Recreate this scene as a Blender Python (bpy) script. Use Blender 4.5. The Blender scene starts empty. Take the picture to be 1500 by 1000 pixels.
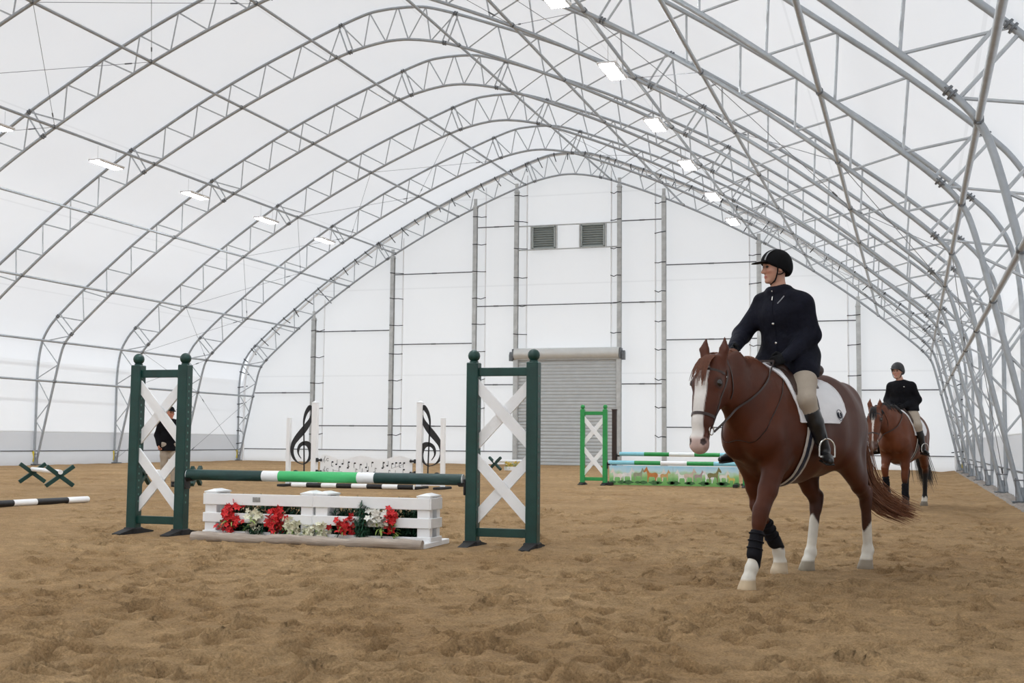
import bpy, math, random
import numpy as np
from mathutils import Vector, Matrix
random.seed(7); rng = np.random.default_rng(11)
scene = bpy.context.scene
COL = scene.collection
PI = math.pi

# ------------------------------------------------------------------ camera
CAM = np.array([15.0654, 0.0, 1.035])
FPX = 1802.09
FW = np.array([-0.3082653, 0.94780168, 0.08151362])
RT = np.array([0.95115089, 0.3086025, 0.00874519])
DN = np.array([-0.0168666, 0.08022759, -0.99663386])
cam_d = bpy.data.cameras.new('camera'); cam = bpy.data.objects.new('camera', cam_d); COL.objects.link(cam)
cam_d.sensor_width = 36; cam_d.lens = FPX * 36 / 1500; cam_d.clip_end = 300; cam_d.clip_start = 0.05
M = Matrix.Identity(4)
for i in range(3):
    M[i][0] = RT[i]; M[i][1] = -DN[i]; M[i][2] = -FW[i]; M[i][3] = CAM[i]
cam.matrix_world = M
scene.camera = cam

# ------------------------------------------------------------------ light: an overcast sky outside the translucent tent
w = bpy.data.worlds.new('overcast_sky'); scene.world = w; w.use_nodes = True
w.node_tree.nodes['Background'].inputs[0].default_value = (0.90, 0.95, 1.0, 1)
w.node_tree.nodes['Background'].inputs[1].default_value = 1.10
vs = scene.view_settings
vs.view_transform = 'Standard'; vs.look = 'None'; vs.gamma = 1; vs.exposure = 0.30; vs.use_curve_mapping = False

# a photograph pixel gives a direction; its distance comes from the ground (or the plane) it touches
def ray(u, v):
    return FW + RT * (u - 750) / FPX + DN * (v - 500) / FPX
def ground(u, v, z=0.0):
    q = ray(u, v); t = (z - CAM[2]) / q[2]; return CAM + q * t
def on_y(u, v, Y):
    q = ray(u, v); return CAM + q * (Y / q[1])

# ------------------------------------------------------------------ materials
def _nodes(name):
    m = bpy.data.materials.new(name); m.use_nodes = True
    nt = m.node_tree; b = nt.nodes['Principled BSDF']
    return m, nt, b
def mat(name, col, rough=0.6, metal=0.0, var=0.12, scale=6.0, bump=0.0, bscale=60.0, spec=0.5, attr=None, stretch=None, sheen=0, bdist=.01):
    """procedural: base colour wanders a little with noise, optional fine relief"""
    m, nt, b = _nodes(name)
    N, L = nt.nodes, nt.links
    tc = N.new('ShaderNodeTexCoord')
    src = tc.outputs['Object']
    if stretch:
        mp = N.new('ShaderNodeMapping'); mp.inputs['Scale'].default_value = stretch
        L.new(src, mp.inputs['Vector']); src = mp.outputs[0]
    nz = N.new('ShaderNodeTexNoise'); nz.inputs['Scale'].default_value = scale; nz.inputs['Detail'].default_value = 5
    L.new(src, nz.inputs['Vector'])
    mr = N.new('ShaderNodeMapRange'); mr.inputs[1].default_value = .25; mr.inputs[2].default_value = .75
    mr.inputs[3].default_value = 1 - var; mr.inputs[4].default_value = 1 + var
    L.new(nz.outputs[0], mr.inputs[0])
    mx = N.new('ShaderNodeMix'); mx.data_type = 'RGBA'; mx.blend_type = 'MULTIPLY'; mx.inputs[0].default_value = 1
    if attr:
        at = N.new('ShaderNodeAttribute'); at.attribute_name = attr; L.new(at.outputs['Color'], mx.inputs[6])
    else:
        mx.inputs[6].default_value = (*col, 1)
    L.new(mr.outputs[0], mx.inputs[7]); L.new(mx.outputs[2], b.inputs['Base Color'])
    b.inputs['Roughness'].default_value = rough; b.inputs['Metallic'].default_value = metal
    b.inputs['Specular IOR Level'].default_value = spec
    if sheen: b.inputs['Sheen Weight'].default_value = sheen
    if bump:
        n2 = N.new('ShaderNodeTexNoise'); n2.inputs['Scale'].default_value = bscale; n2.inputs['Detail'].default_value = 4
        L.new(src, n2.inputs['Vector'])
        bp = N.new('ShaderNodeBump'); bp.inputs['Strength'].default_value = bump; bp.inputs['Distance'].default_value = bdist
        L.new(n2.outputs[0], bp.inputs['Height']); L.new(bp.outputs[0], b.inputs['Normal'])
    return m
def fabric(name, col, trans, seam=3.6, var=.03):
    """coated tent membrane: reflects part of the light and lets the rest through diffusely; welded seams every few metres"""
    m, nt, b = _nodes(name); N, L = nt.nodes, nt.links
    N.remove(b); out = N['Material Output']
    uv = N.new('ShaderNodeUVMap'); sp = N.new('ShaderNodeSeparateXYZ'); L.new(uv.outputs[0], sp.inputs[0])
    md = N.new('ShaderNodeMath'); md.operation = 'PINGPONG'; md.inputs[1].default_value = seam / 2; L.new(sp.outputs[1], md.inputs[0])
    lt = N.new('ShaderNodeMath'); lt.operation = 'LESS_THAN'; lt.inputs[1].default_value = .03; L.new(md.outputs[0], lt.inputs[0])
    nz = N.new('ShaderNodeTexNoise'); nz.inputs['Scale'].default_value = .35; nz.inputs['Detail'].default_value = 3
    L.new(uv.outputs[0], nz.inputs['Vector'])
    mr = N.new('ShaderNodeMapRange'); mr.inputs[3].default_value = 1 - var; mr.inputs[4].default_value = 1 + var * .5; L.new(nz.outputs[0], mr.inputs[0])
    sm = N.new('ShaderNodeMath'); sm.operation = 'MULTIPLY_ADD'; sm.inputs[1].default_value = -.07; L.new(lt.outputs[0], sm.inputs[0]); L.new(mr.outputs[0], sm.inputs[2])
    mx = N.new('ShaderNodeMix'); mx.data_type = 'RGBA'; mx.blend_type = 'MULTIPLY'; mx.inputs[0].default_value = 1
    mx.inputs[6].default_value = (*col, 1); L.new(sm.outputs[0], mx.inputs[7])
    d = N.new('ShaderNodeBsdfDiffuse'); t = N.new('ShaderNodeBsdfTranslucent'); s = N.new('ShaderNodeMixShader')
    L.new(mx.outputs[2], d.inputs[0]); L.new(mx.outputs[2], t.inputs[0]); s.inputs[0].default_value = trans
    L.new(d.outputs[0], s.inputs[1]); L.new(t.outputs[0], s.inputs[2]); L.new(s.outputs[0], out.inputs[0])
    return m
def emit(name, col, strength):
    m, nt, b = _nodes(name); b.inputs['Base Color'].default_value = (*col, 1)
    b.inputs['Emission Color'].default_value = (*col, 1); b.inputs['Emission Strength'].default_value = strength
    nz = nt.nodes.new('ShaderNodeTexNoise'); nz.inputs['Scale'].default_value = 3
    nt.links.new(nz.outputs[0], b.inputs['Roughness'])
    return m

MT = {}
MT['steel'] = mat('galvanised_steel', (.37, .395, .42), .40, .2, .10, 9)
MT['steel_web'] = mat('galvanised_steel_webs', (.45, .47, .49), .45, .15, .10, 9)
MT['steel_dark'] = mat('weathered_clamp_steel', (.16, .17, .18), .5, .5, .2, 20)
MT['girt'] = mat('dull_grey_girt', (.15, .155, .16), .6, .3, .15, 8)
MT['post'] = mat('galvanised_post', (.52, .53, .525), .5, .25, .15, 5)
MT['cable'] = mat('steel_cable', (.22, .22, .23), .5, .5, .1, 30)
MT['strap'] = mat('black_webbing', (.02, .02, .022), .8, 0, .2, 30)
MT['roof'] = fabric('white_roof_membrane', (.90, .897, .905), .54)
MT['wallfab_dim'] = fabric('dimmed_wall_membrane', (.90, .897, .90), .375)  # roof fabric again, transmission lowered to imitate weaker light low outside
MT['endfab'] = fabric('white_end_membrane', (.91, .907, .903), .375, 4.2, .015)
MT['skirt'] = fabric('outside_shade_skirt', (.62, .62, .63), .30, 9, .06)  # greyer, less translucent: shade of something blocking light outside, put in the fabric
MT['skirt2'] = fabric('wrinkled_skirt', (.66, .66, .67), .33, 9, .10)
MT['door'] = mat('roller_door_grey', (.53, .55, .56), .5, .05, .05, 3)
MT['door_box'] = mat('roller_cover', (.62, .62, .60), .45, .2, .05, 3)
MT['vent'] = mat('vent_louvre_grey', (.42, .46, .45), .5, .2, .05, 3)
MT['white'] = mat('white_paint', (.92, .925, .935), .45, 0, .03, 5, .12, 40)
MT['white_pvc'] = mat('white_vinyl', (.92, .925, .935), .35, 0, .03, 8)
MT['dkgreen'] = mat('dark_green_paint', (.004, .044, .036), .42, 0, .25, 7, .15, 50)
MT['dkgreen_pole'] = mat('dark_green_pole_paint', (.006, .04, .036), .5, 0, .2, 9, .1, 50)
MT['midgreen'] = mat('bright_green_paint', (.055, .50, .16), .45, 0, .08, 6)
MT['grassgreen'] = mat('grass_green_paint', (.02, .30, .07), .45, 0, .12, 6)
MT['skyblue'] = mat('light_blue_paint', (.27, .62, .74), .45, 0, .06, 6)
MT['black'] = mat('black_paint', (.012, .012, .014), .5, 0, .2, 12)
MT['rubber'] = mat('black_rubber', (.016, .016, .017), .8, 0, .3, 14, .3, 60)
MT['brown'] = mat('dark_brown_timber', (.035, .018, .014), .6, 0, .3, 6, stretch=(6, 6, 1))
MT['log'] = mat('weathered_log', (.40, .335, .28), .85, 0, .28, 7, .6, 22, stretch=(.5, 5, 5))
MT['yellow'] = mat('yellow_strap', (.72, .56, .05), .6, 0, .1, 8)
MT['tube'] = emit('lit_tube', (.90, .96, 1.0), 110.0)
MT['lamp_white'] = mat('white_lamp_housing', (.75, .75, .75), .4, 0, .05, 5)
MT['hole'] = mat('drilled_hole', (.10, .22, .19), .8, 0, .2, 30)

# ------------------------------------------------------------------ mesh helpers
class MB:
    def __init__(s): s.v = []; s.f = []; s.n = 0
    def add(s, V, F):
        V = np.asarray(V, float); s.v.append(V)
        s.f += [tuple(int(i) + s.n for i in f) for f in F]; s.n += len(V); return s
    def box(s, c, size, R=None, bev=0.0):
        x, y, z = (np.array(size) / 2.0)
        b = min(bev, x * .9, y * .9, z * .9)
        if b <= 0:
            V = np.array([[i, j, k] for k in (-z, z) for j in (-y, y) for i in (-x, x)])
            F = [(0, 2, 3, 1), (4, 5, 7, 6), (0, 1, 5, 4), (2, 6, 7, 3), (0, 4, 6, 2), (1, 3, 7, 5)]
        else:   # chamfered along the three directions: 24-vertex box
            V = []; idx = {}
            for sx in (-1, 1):
                for sy in (-1, 1):
                    for sz in (-1, 1):
                        for a in range(3):
                            p = [sx * (x - b), sy * (y - b), sz * (z - b)]; p[a] = (sx * x, sy * y, sz * z)[a]
                            idx[(sx, sy, sz, a)] = len(V); V.append(p)
            V = np.array(V); F = []
            I = idx
            for a in range(3):
                o = [k for k in range(3) if k != a]
                for sg in (-1, 1):
                    q = []
                    for (p1, p2) in ((-1, -1), (1, -1), (1, 1), (-1, 1)):
                        k = [0, 0, 0]; k[a] = sg; k[o[0]] = p1; k[o[1]] = p2; q.append(I[(*k, a)])
                    F.append(q)
            for a in range(3):      # edges parallel to axis a
                o = [k for k in range(3) if k != a]
                for p1 in (-1, 1):
                    for p2 in (-1, 1):
                        k0 = [0, 0, 0]; k1 = [0, 0, 0]; k0[a] = -1; k1[a] = 1
                        for k in (k0, k1): k[o[0]] = p1; k[o[1]] = p2
                        F.append([I[(*k0, o[0])], I[(*k1, o[0])], I[(*k1, o[1])], I[(*k0, o[1])]])
            for sx in (-1, 1):
                for sy in (-1, 1):
                    for sz in (-1, 1): F.append([I[(sx, sy, sz, a)] for a in range(3)])
            C = V.copy(); G = []
            for f in F:
                P = V[list(f)]; n = np.cross(P[1] - P[0], P[2] - P[0])
                G.append(f if n @ P.mean(0) > 0 else f[::-1])
            F = G
        if R is not None: V = V @ np.asarray(R).T
        return s.add(V + np.asarray(c, float), F)
    def bar(s, a, b, wd, ht, up=(0, 0, 1), bev=0.0):
        """rectangular bar from a to b; ht measured along up"""
        a = np.array(a, float); b = np.array(b, float); d = b - a; L = np.linalg.norm(d); d /= L
        up = np.array(up, float); y = np.cross(up, d); y /= np.linalg.norm(y); z = np.cross(d, y)
        return s.box((a + b) / 2, (L, wd, ht), np.stack([d, y, z], 1), bev)
    def tube(s, pts, r, n=8, caps=True):
        P = np.array(pts, float); m = len(P)
        r = np.broadcast_to(np.asarray(r, float), (m,))
        T = np.gradient(P, axis=0) if m > 2 else np.repeat((P[1] - P[0])[None], 2, 0)
        T /= np.linalg.norm(T, axis=1)[:, None] + 1e-12
        u = np.array([0, 0, 1.0]) if abs(T[0][2]) < .9 else np.array([1.0, 0, 0])
        V = []; u = u - T[0] * (u @ T[0]); u /= np.linalg.norm(u)
        ang = np.arange(n) * 2 * PI / n
        for i in range(m):
            u = u - T[i] * (u @ T[i]); u /= np.linalg.norm(u); w_ = np.cross(T[i], u)
            V.append(P[i] + r[i] * (np.cos(ang)[:, None] * u + np.sin(ang)[:, None] * w_))
        V = np.concatenate(V); F = []
        for i in range(m - 1):
            for k in range(n):
                k2 = (k + 1) % n; F.append((i * n + k, i * n + k2, (i + 1) * n + k2, (i + 1) * n + k))
        if caps: F.append(tuple(range(n))[::-1]); F.append(tuple((m - 1) * n + k for k in range(n)))
        return s.add(V, F)
    def lathe(s, prof, n=16, c=(0, 0, 0), R=None):
        """prof: (radius, z) pairs bottom to top"""
        ang = np.arange(n) * 2 * PI / n; V = []
        for (r, z) in prof: V.append(np.stack([r * np.cos(ang), r * np.sin(ang), np.full(n, z)], 1))
        V = np.concatenate(V); m = len(prof); F = []
        for i in range(m - 1):
            for k in range(n):
                k2 = (k + 1) % n; F.append((i * n + k, i * n + k2, (i + 1) * n + k2, (i + 1) * n + k))
        F.append(tuple(range(n))[::-1]); F.append(tuple((m - 1) * n + k for k in range(n)))
        if R is not None: V = V @ np.asarray(R).T
        return s.add(V + np.array(c, float), F)
    def ball(s, c, r, n=14, sz=(1, 1, 1), R=None):
        m = n // 2; prof = []
        for i in range(m + 1):
            a = -PI / 2 + PI * i / m; prof.append((max(1e-4, r * math.cos(a)), r * math.sin(a)))
        k = MB().lathe(prof, n); V = np.concatenate(k.v) * np.array(sz)
        if R is not None: V = V @ np.asarray(R).T
        return s.add(V + np.array(c, float), k.f)
    def prism(s, poly, y0, y1):
        """2-D outline in x,z swept from y0 to y1 (outline is a triangle-able polygon)"""
        P = np.array(poly, float); n = len(P)
        V = np.concatenate([np.stack([P[:, 0], np.full(n, y0), P[:, 1]], 1), np.stack([P[:, 0], np.full(n, y1), P[:, 1]], 1)])
        F = [tuple(range(n)), tuple(range(2 * n - 1, n - 1, -1))] + [(k, n + k, n + (k + 1) % n, (k + 1) % n) for k in range(n)]
        return s.add(V, F)
    def mesh(s, name, smooth=True, ang=40):
        me = bpy.data.meshes.new(name)
        V = np.concatenate(s.v)
        me.from_pydata(V.tolist(), [], s.f); me.update()
        if smooth:
            me.polygons.foreach_set('use_smooth', [True] * len(me.polygons))
            me.set_sharp_from_angle(angle=math.radians(ang))
        return me
    def build(s, name, m, parent=None, smooth=True, ang=40, loc=None, rz=0):
        me = s.mesh(name, smooth, ang); me.materials.append(m if not isinstance(m, str) else MT[m])
        return link(name, me, parent, loc, rz)
def link(name, me, parent=None, loc=None, rz=0):
    o = bpy.data.objects.new(name, me); COL.objects.link(o)
    if parent is not None: o.parent = parent
    if loc is not None: o.location = loc
    if rz: o.rotation_euler = (0, 0, rz)
    return o
def tag(o, label, cat, group=None):
    o['label'] = label; o['category'] = cat
    if group: o['group'] = group
    return o
def thing(name, label, cat, loc=(0, 0, 0), rz=0, group=None):
    o = link(name, None, None, loc, rz); o.empty_display_size = .2
    return tag(o, label, cat, group)
def struct(o): o['kind'] = 'structure'; return o
def spline(pts, per=6):
    """Catmull-Rom through the points"""
    P = np.array(pts, float); Q = np.vstack([2 * P[0] - P[1], P, 2 * P[-1] - P[-2]]); out = []
    for i in range(1, len(Q) - 2):
        for t in np.linspace(0, 1, per, endpoint=False):
            a, b, c, d = Q[i - 1], Q[i], Q[i + 1], Q[i + 2]
            out.append(.5 * (2 * b + (c - a) * t + (2 * a - 5 * b + 4 * c - d) * t * t + (3 * b - a - 3 * c + d) * t ** 3))
    out.append(P[-1]); return np.array(out)
def ordinal(k): return ['first', 'second', 'third', 'fourth', 'fifth', 'sixth', 'seventh', 'eighth', 'ninth', 'tenth', 'eleventh'][k]

# ------------------------------------------------------------------ the tent: dimensions
S = 5.0                       # frame spacing
YE = 54.48                    # plane of the last frame, in front of the end wall
INNER = [(16.95, 0), (16.58, 1.7), (16.24, 3.2), (16.0, 4.22), (15.83, 4.66), (15.53, 5.02), (15.02, 5.49), (13.77, 6.56), (12.45, 7.6), (11.1, 8.56),
         (9.9, 9.34), (8.645, 10.08), (7.1, 10.92), (5.42, 11.74), (3.8, 12.44), (2.07, 13.10), (1.1, 13.36), (.4, 13.47), (0, 13.49)]
OUTER = [(17.03, 0), (17.03, 2.0), (17.03, 3.7), (16.9, 4.65), (16.63, 5.22), (16.2, 5.71), (15.1, 6.68), (14.06, 7.49), (13.0, 8.31), (11.9, 9.1),
         (10.8, 9.84), (9.57, 10.62), (8.27, 11.33), (7.07, 11.97), (5.84, 12.57), (4.58, 13.12), (3.31, 13.62), (1.93, 14.14), (1.0, 14.43), (.4, 14.50), (0, 14.51)]
def full(h):
    h = spline(h, 4); return np.vstack([h * [1, 1], (h * [-1, 1])[::-1][1:]])
IN_C, OUT_C = full(INNER), full(OUTER)
def at_x(curve, x):
    h = spline(curve, 8); i = np.argsort(h[:, 0]); return np.array([x, np.interp(x, h[i, 0], h[i, 1])])
def at_z(curve, z):
    h = spline(curve, 8); h = h[:60]; return np.array([np.interp(z, h[:, 1], h[:, 0]), z])
I_, O_ = (lambda x: at_x(INNER, x)), (lambda x: at_x(OUTER, x))
Iz, Oz = (lambda z: at_z(INNER, z)), (lambda z: at_z(OUTER, z))
# web bars on one half, read off the frames
oN = [16.2, 15.1, 14.06, 13.0, 11.9, 10.8, 9.57, 8.27, 7.07, 5.84, 4.58, 3.31, 1.93, .95]
iN = [15.0, 14.0, 12.95, 11.88, 10.81, 9.71, 8.34, 7.2, 6.0, 4.8, 3.6, 2.35, 1.13]
WEBS = [(Oz(1.7), Iz(1.25)), (Oz(1.7), Iz(2.4)), (Iz(2.4), Oz(3.33)), (Oz(3.33), Iz(3.85)), (Iz(3.85), Oz(4.75)), (Oz(4.75), I_(15.6))]
for k in range(len(iN)):
    WEBS.append((O_(oN[k]), I_(iN[k]))); WEBS.append((I_(iN[k]), O_(oN[k + 1])))
WEBS += [(O_(.95), I_(.38)), (I_(.38), O_(0.02))]
SPL = [(O_(16.28), I_(15.62)), (O_(16.1), I_(15.45)), (O_(9.66), I_(9.12)), (O_(9.46), I_(8.95)), (O_(2.02), I_(1.68)), (O_(1.86), I_(1.5))]
PUR = [(16.24, 3.2), (15.83, 4.68), (13.77, 6.56), (11.1, 8.57), (8.645, 10.1), (5.42, 11.76), (2.07, 13.12)]
XZ = lambda p, y=0: (p[0], y, p[1])

# ------------------------------------------------------------------ structure: floor of raked sand
def axis_lines(*spans):
    out = []
    for a, b, s0, s1 in spans:
        x = a
        while x < b - 1e-6:
            out.append(x); f = (x - a) / (b - a); x += s0 + (s1 - s0) * f
    out.append(spans[-1][1]); return np.array(out)
fx = axis_lines((-17.25, 2.0, .28, .12), (2.0, 8.0, .11, .04), (8.0, 16.72, .026, .026))
fy = axis_lines((-5.6, 3.0, .8, .3), (3.0, 4.6, .06, .024), (4.6, 11.0, .022, .024), (11.0, 15.0, .024, .04), (15.0, 28.0, .04, .10), (28.0, YE + .45, .10, .26))
GX, GY = np.meshgrid(fx, fy)
def wob(X, Y, k, seed):
    r = np.random.default_rng(seed); z = 0
    for _ in range(7):
        a = r.uniform(0, PI); f = k * r.uniform(.6, 1.6); z = z + np.sin((X * math.cos(a) + Y * math.sin(a)) * f + r.uniform(0, 6.3))
    return z / 7
GZ = .016 * wob(GX, GY, 1.3, 1) + .014 * wob(GX, GY, 3.4, 2) + .012 * wob(GX, GY, 8.0, 3)
near = np.clip((22 - GY) / 8, 0, 1)
GZ += near * (.007 * wob(GX, GY, 21, 4) + .005 * wob(GX, GY, 38, 5) + .0035 * rng.standard_normal(GX.shape))
GZ += .010 * np.sin(GY * 9 + 2.5 * wob(GX, GY, .8, 6)) * np.clip(wob(GX, GY, .5, 9) * 3, 0, 1)          # harrow lines
def dent(cx, cy, rx, ry, ang, dep, rim):
    i0, i1 = np.searchsorted(fx, (cx - .4, cx + .4)); j0, j1 = np.searchsorted(fy, (cy - .4, cy + .4))
    if i1 <= i0 or j1 <= j0: return
    X = GX[j0:j1, i0:i1] - cx; Y = GY[j0:j1, i0:i1] - cy
    a = (X * math.cos(ang) + Y * math.sin(ang)) / rx; b = (-X * math.sin(ang) + Y * math.cos(ang)) / ry
    q = np.sqrt(a * a + b * b)
    GZ[j0:j1, i0:i1] += -dep * np.exp(-(q ** 4)) + rim * (1 + .8 * a / (q + .01)) * np.exp(-((q - 1.35) / .36) ** 2)
def in_view(x, y):
    return y > 4
pr = np.random.default_rng(5)
for _ in range(2000):
    y = 4.2 + 14 * pr.random() ** 1.2; x = 15.06 + (pr.random() * 1.0 - .78) * (y * .93 + 1)
    if x > 16.5: continue
    dent(x, y, pr.uniform(.04, .10), pr.uniform(.04, .075), pr.uniform(0, 6.3), pr.uniform(.03, .12), pr.uniform(.008, .026))
for _ in range(2600):
    y = pr.uniform(17, 53); x = pr.uniform(-15, 16.5)
    dent(x, y, pr.uniform(.09, .17), pr.uniform(.09, .17), pr.uniform(0, 3), pr.uniform(.02, .045), pr.uniform(.006, .015))
for k in range(26):                       # the worn track along the right-hand wall
    y = 6 + k * .55; dent(16.0 + .1 * math.sin(k), y, .1, .08, .3, .03, .012)
GZ -= .05 * np.exp(-((GX - 16.15) / .35) ** 2)
nfx = len(fx); nfy = len(fy)
ii = (np.arange(nfy - 1)[:, None] * nfx + np.arange(nfx - 1)[None, :]).ravel()
FF = np.stack([ii, ii + 1, ii + 1 + nfx, ii + nfx], 1)
def grid_mesh(name, V, F):
    me = bpy.data.meshes.new(name); me.vertices.add(len(V)); me.vertices.foreach_set('co', V.astype(np.float32).ravel())
    k = F.shape[1]
    me.loops.add(F.size); me.loops.foreach_set('vertex_index', F.astype(np.int32).ravel())
    me.polygons.add(len(F)); me.polygons.foreach_set('loop_start', np.arange(0, F.size, k, dtype=np.int32))
    me.update(calc_edges=True); me.validate()
    me.polygons.foreach_set('use_smooth', [True] * len(me.polygons)); return me
def sand_mat():
    m, nt, b = _nodes('arena_sand'); N, L = nt.nodes, nt.links
    tc = N.new('ShaderNodeTexCoord')
    n1 = N.new('ShaderNodeTexNoise'); n1.inputs['Scale'].default_value = .55; n1.inputs['Detail'].default_value = 6
    n2 = N.new('ShaderNodeTexNoise'); n2.inputs['Scale'].default_value = 75; n2.inputs['Detail'].default_value = 3; n2.inputs['Roughness'].default_value = .7
    n3 = N.new('ShaderNodeTexNoise'); n3.inputs['Scale'].default_value = 7; n3.inputs['Detail'].default_value = 6
    for n in (n1, n2, n3): L.new(tc.outputs['Object'], n.inputs['Vector'])
    r = N.new('ShaderNodeValToRGB'); e = r.color_ramp.elements
    e[0].position = .32; e[0].color = (.345, .215, .104, 1); e[1].position = .68; e[1].color = (.455, .30, .155, 1)
    L.new(n1.outputs[0], r.inputs[0])
    mr = N.new('ShaderNodeMapRange'); mr.inputs[1].default_value = .3; mr.inputs[2].default_value = .7; mr.inputs[3].default_value = .70; mr.inputs[4].default_value = 1.28
    L.new(n2.outputs[0], mr.inputs[0])
    m3 = N.new('ShaderNodeMapRange'); m3.inputs[1].default_value = .3; m3.inputs[2].default_value = .7; m3.inputs[3].default_value = .80; m3.inputs[4].default_value = 1.16
    L.new(n3.outputs[0], m3.inputs[0])
    mm = N.new('ShaderNodeMath'); mm.operation = 'MULTIPLY'; L.new(mr.outputs[0], mm.inputs[0]); L.new(m3.outputs[0], mm.inputs[1])
    mx = N.new('ShaderNodeMix'); mx.data_type = 'RGBA'; mx.blend_type = 'MULTIPLY'; mx.inputs[0].default_value = 1
    L.new(r.outputs[0], mx.inputs[6]); L.new(mm.outputs[0], mx.inputs[7]); L.new(mx.outputs[2], b.inputs['Base Color'])
    b.inputs['Roughness'].default_value = .95; b.inputs['Specular IOR Level'].default_value = .15
    nb = N.new('ShaderNodeTexNoise'); nb.inputs['Scale'].default_value = 32; nb.inputs['Detail'].default_value = 6; nb.inputs['Roughness'].default_value = .7
    L.new(tc.outputs['Object'], nb.inputs['Vector'])
    bp = N.new('ShaderNodeBump'); bp.inputs['Strength'].default_value = 1.0; bp.inputs['Distance'].default_value = .035
    L.new(nb.outputs[0], bp.inputs['Height']); L.new(bp.outputs[0], b.inputs['Normal'])
    return m
MT['sand'] = sand_mat()
def build_floor():
    V = np.stack([GX.ravel(), GY.ravel(), GZ.ravel()], 1)
    me = grid_mesh('floor', V, FF); me.materials.append(MT['sand'])
    o = struct(link('floor', me)); o['label'] = 'brown sand riding floor pitted with hoof prints'
    return o
def ground_z(x, y):
    i = min(max(np.searchsorted(fx, x), 0), nfx - 1); j = min(max(np.searchsorted(fy, y), 0), nfy - 1); return float(GZ[j, i])
# gravel strip along the right-hand feet
def build_gravel():
    gx = np.linspace(16.62, 17.25, 13); gy = np.arange(4, YE + .4, .12); X, Y = np.meshgrid(gx, gy)
    e = np.clip((X - 16.66) / .12, 0, 1)
    Z = -.10 + e * (.115 + .02 * wob(X, Y, 9, 21) + .025 * wob(X, Y, 2.5, 22)) + e * .012 * rng.standard_normal(X.shape)
    n = len(gx); k = (np.arange(len(gy) - 1)[:, None] * n + np.arange(n - 1)[None, :]).ravel()
    me = grid_mesh('trim_1', np.stack([X.ravel(), Y.ravel(), Z.ravel()], 1), np.stack([k, k + 1, k + 1 + n, k + n], 1))
    me.materials.append(mat('grey_gravel', (.27, .235, .205), .95, 0, .3, 9, .8, 30)); o = struct(link('trim_1', me)); return o
build_gravel()

# ------------------------------------------------------------------ structure: membrane walls, roof and end wall
def shell(name, prof, ys, m, v0=0.0, noise=0.0):
    P = np.array(prof, float); n = len(P); V = []; UV = []
    arc = np.concatenate([[0], np.cumsum(np.linalg.norm(np.diff(P, axis=0), axis=1))]) + v0
    for j, y in enumerate(ys):
        dx = noise * rng.standard_normal(n) if noise else 0
        V.append(np.stack([P[:, 0] + dx, np.full(n, y), P[:, 1]], 1)); UV.append(np.stack([np.full(n, y), arc], 1))
    V = np.concatenate(V); UV = np.concatenate(UV)
    k = (np.arange(len(ys) - 1)[:, None] * n + np.arange(n - 1)[None, :]).ravel()
    F = np.stack([k, k + 1, k + 1 + n, k + n], 1)
    me = grid_mesh(name, V, F); ul = me.uv_layers.new(name='UVMap')
    vi = np.zeros(len(me.loops), np.int32); me.loops.foreach_get('vertex_index', vi)
    ul.data.foreach_set('uv', UV[vi].astype(np.float32).ravel()); me.materials.append(MT[m])
    return struct(link(name, me))
YS = [-5.62, -.52, 4.48, 9.48, 14.48, 19.48, 24.48, 29.48, 34.48, 39.48, 44.48, 49.48, YE, YE + .42]
OFF = []
oc = spline(OUTER, 4)
for i in range(len(oc)):                       # membrane lies on the outside of the outer tubes
    t = oc[min(i + 1, len(oc) - 1)] - oc[max(i - 1, 0)]; nrm = np.array([t[1], -t[0]]); nrm = nrm / np.linalg.norm(nrm)
    OFF.append(oc[i] + nrm * .075)
OFF = np.array(OFF); OFF[-1] = (0, 14.585)
kz = int(np.argmax(OFF[:, 1] > 3.72))
roof_half = OFF[kz:]; wall_half = OFF[:kz + 1]
shell('ceiling', np.vstack([roof_half, (roof_half * [-1, 1])[::-1][1:]]), YS, 'roof', 1.2)
wx = OFF[kz][0]
for sgn, nm in ((-1, 'wall_left'), (1, 'wall_right')):
    shell(nm, [(sgn * p[0], p[1]) for p in [(17.1, 1.27), (17.1, 2.5)] + [tuple(OFF[kz])]], YS, 'wallfab_dim', 0)
    ys2 = np.arange(-5.6, YE + .5, .5)
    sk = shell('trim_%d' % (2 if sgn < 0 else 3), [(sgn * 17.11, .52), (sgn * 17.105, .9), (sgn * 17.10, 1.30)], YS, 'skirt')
    sk['label'] = 'fabric skirt, its grey imitating outside shade, along the %s wall' % ('left' if sgn < 0 else 'right')
    sk = shell('trim_%d' % (4 if sgn < 0 else 5), [(sgn * 17.02, -.15), (sgn * 17.06, .1), (sgn * 17.03, .3), (sgn * 17.08, .54)], ys2, 'skirt2', 0, .012)
    sk['label'] = 'wrinkled fabric hem along the foot of the %s wall' % ('left' if sgn < 0 else 'right')
    r_ = MB().tube([(sgn * 17.06, y, .54) for y in (-5.5, YE + .3)], .02, 6).build('trim_%d' % (6 if sgn < 0 else 7), 'girt'); struct(r_)
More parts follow.
